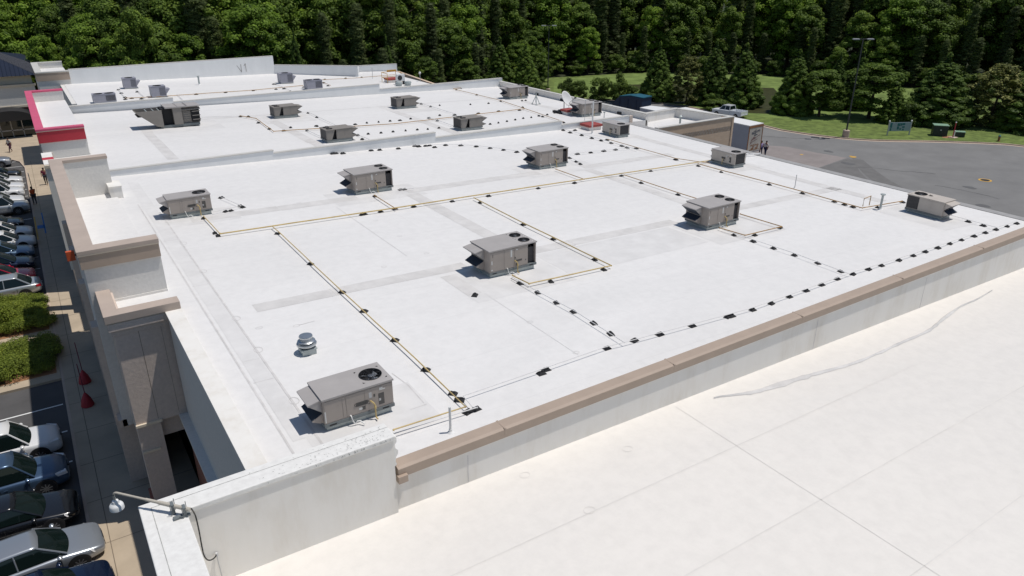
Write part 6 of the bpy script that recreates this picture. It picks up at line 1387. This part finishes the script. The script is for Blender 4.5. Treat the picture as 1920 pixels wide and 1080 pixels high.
# row of specimen trees along the rear verge
def tree_px(kind, base, top, wpx, label, i=None, group='trees along the rear verge'):
    p = G(*base, .1); h = HT(top[0], top[1], p) - .1; dist = Vector((p.x, p.y, -15)).dot(_f); Rr = wpx * (1.18 if kind == 'cone' else 1.0) / 2 / FPX * dist; H, R0_ = PROTO[kind][0][2:]
    return tree(kind, p.x, p.y, h, (Rr / R0_) / (h / H), label, group, rng, .05, i)
tree_px('cone', (1231, 188), (1237, 78), 62, 'dark cone shaped conifer, leftmost of the rear verge row', 0)
tree_px('mag', (1286, 195), (1289, 105), 56, 'yellow flecked magnolia between the first and second cone shaped conifers', 0)
tree_px('cone', (1333, 195), (1337, 75), 68, 'tall cone shaped conifer left of the pair touching each other', 1)
tree_px('cone', (1388, 199), (1383, 81), 74, 'tall cone shaped conifer right of the pair, behind the white pickup', 2)
tree_px('cone', (1484, 212), (1488, 93), 74, 'cone shaped conifer left of the leafy trees by the lamp post', 0)
tree_px('cone', (1560, 205), (1560, 97), 46, 'slim conifer tip rising between the two leafy verge trees', 1)
tree_px('cone', (1603, 205), (1604, 94), 46, 'slim conifer tip rising behind the lamp post', 2)
tree_px('broad', (1535, 218), (1532, 128), 88, 'leafy tree left of the lamp post on the verge', 0)
tree_px('broad', (1628, 222), (1636, 116), 112, 'wide leafy tree right of the lamp post on the verge', 2)
tree_px('cone', (1672, 230), (1682, 158), 52, 'small conifer behind the panel sign', 1)
tree_px('cone', (1752, 230), (1757, 99), 122, 'broad cone shaped conifer behind the green transformer box', 0)
tree_px('mag', (1855, 236), (1860, 119), 106, 'large yellow flecked magnolia at the right of the verge', 1)
tree_px('cone', (1930, 244), (1918, 106), 128, 'broad conifer cut by the right edge of the photo', 2)
tree_px('cone', (938, 178), (936, 70), 62, 'cone shaped conifer beyond the corner of the third roof, left of a pair', 1)
tree_px('cone', (985, 180), (982, 80), 60, 'cone shaped conifer beyond the corner of the third roof, right of a pair', 2)
tree_px('bush', (1010, 182), (1020, 150), 36, 'small bush right of the conifer pair beyond the roof corner', 0, 'bushes on the rear verge')
tree_px('bush', (1062, 184), (1062, 146), 36, 'bush furthest left on the rear verge before the green field', 0, 'bushes on the rear verge')
tree_px('bush', (1085, 186), (1084, 150), 34, 'bush second from left on the rear verge', 1, 'bushes on the rear verge')
tree_px('bush', (1124, 187), (1122, 144), 46, 'wide bush third from left on the rear verge', 2, 'bushes on the rear verge')
tree_px('bush', (1161, 191), (1160, 138), 42, 'tall dark bush left of the first conifer', 0, 'bushes on the rear verge')
tree_px('bush', (1186, 192), (1186, 160), 26, 'small light green bush touching the first conifer', 1, 'bushes on the rear verge')
tree_px('bush', (1345, 207), (1345, 185), 60, 'low bush between the conifer pair trunks', 1, 'bushes on the rear verge')
tree_px('bush', (1700, 235), (1688, 190), 44, 'bush right behind the panel sign', 2, 'bushes on the rear verge')
tree_px('bush', (1795, 241), (1797, 212), 34, 'rounded bush behind the marker post', 0, 'bushes on the rear verge')
# three bigger conifers at the left part of the wood
for px_, yy, top_, wd_, lb in ((577, 101, 55, 52, 'narrow conifer beyond the end of the tall far parapet'), (738, 103, 66, 56, 'pointed conifer behind the railed roof hatch')):
    q = YP(px_, 300, yy); hh_ = HT(px_, top_, q); dist = Vector((q.x, q.y, -15)).dot(_f); Rr = wd_ / 2 / FPX * dist; tree('cone', q.x, q.y, hh_, (Rr / 3.1) / (hh_ / 11), lb, 'trees of the wood behind the shops', rng)
# rounded crowns that stand out of the wood at the left
for px_, yy, top_, wd_, kd, lb in ((52, 143, 8, 95, 'bright', 'big bright round crowned tree above the blue roofed shop'), (300, 108, 12, 84, 'broad', 'round crowned leafy tree above the middle of the tall far parapet'), (536, 112, 14, 88, 'bright', 'bright round crowned tree above the end of the tall far parapet'), (130, 128, 60, 60, 'bright', 'lime green tree above the far front tower'), (1075, 128, 70, 110, 'broad', 'wide pale leafy tree at the edge of the green field')):
    q = YP(px_, 300, yy); hh_ = HT(px_, top_, q); dist = Vector((q.x, q.y, -15)).dot(_f); Rr = wd_ / 2 / FPX * dist; tree(kd, q.x, q.y, hh_, (Rr / 4.3) / (hh_ / 16), lb, 'trees of the wood behind the shops', rng)
# planting beds: clipped shrubs
def shrub_mesh(seed):
    r_ = random.Random(seed); b = MB()
    for i in range(9): a = r_.uniform(0, 6.28); q = r_.uniform(0, .42); leaves(b, (q * math.cos(a), q * math.sin(a), .28 + r_.uniform(0, .3)), (.40, .40, .30), 260, .085, r_, .45 + r_.uniform(-.15, .2), .25, .6)
    return b.build('crown', F_HEDGE, norm=False).data
SH = [shrub_mesh(i) for i in range(4)]
for o_ in [o_ for o_ in bpy.data.objects if o_.data in SH]: bpy.data.objects.remove(o_)
for bed, (ya, yb, lbl) in enumerate(((41.95, 45.7, 'in the near bed, between the empty bay and the path'), (48.1, 53.1, 'in the far bed, between the path and the pale silver car'))):
    y = ya + .35; k = 0; j_ = 0
    while y < yb:
        x = -2.15; j_ = 0
        while x > -5.6:
            s_ = rng.uniform(.85, 1.3); o = bpy.data.objects.new('shrub', SH[rng.randrange(4)]); COL.objects.link(o); o.location = (x + rng.uniform(-.22, .22), y + rng.uniform(-.2, .2), .13); o.scale = (s_, s_, s_ * rng.uniform(.65, 1.1) * (1.6 if (bed == 1 and x < -3.6) else 1)); o.rotation_euler.z = rng.uniform(0, 6.28)
            tag(o, '%s shrub from the pavement in the %s row of the %s planting bed' % (ordn(j_), ordn(k), 'near' if bed == 0 else 'far'), 'shrub', 'clipped shrubs in the planting beds'); x -= .85; j_ += 1
        y += .80; k += 1
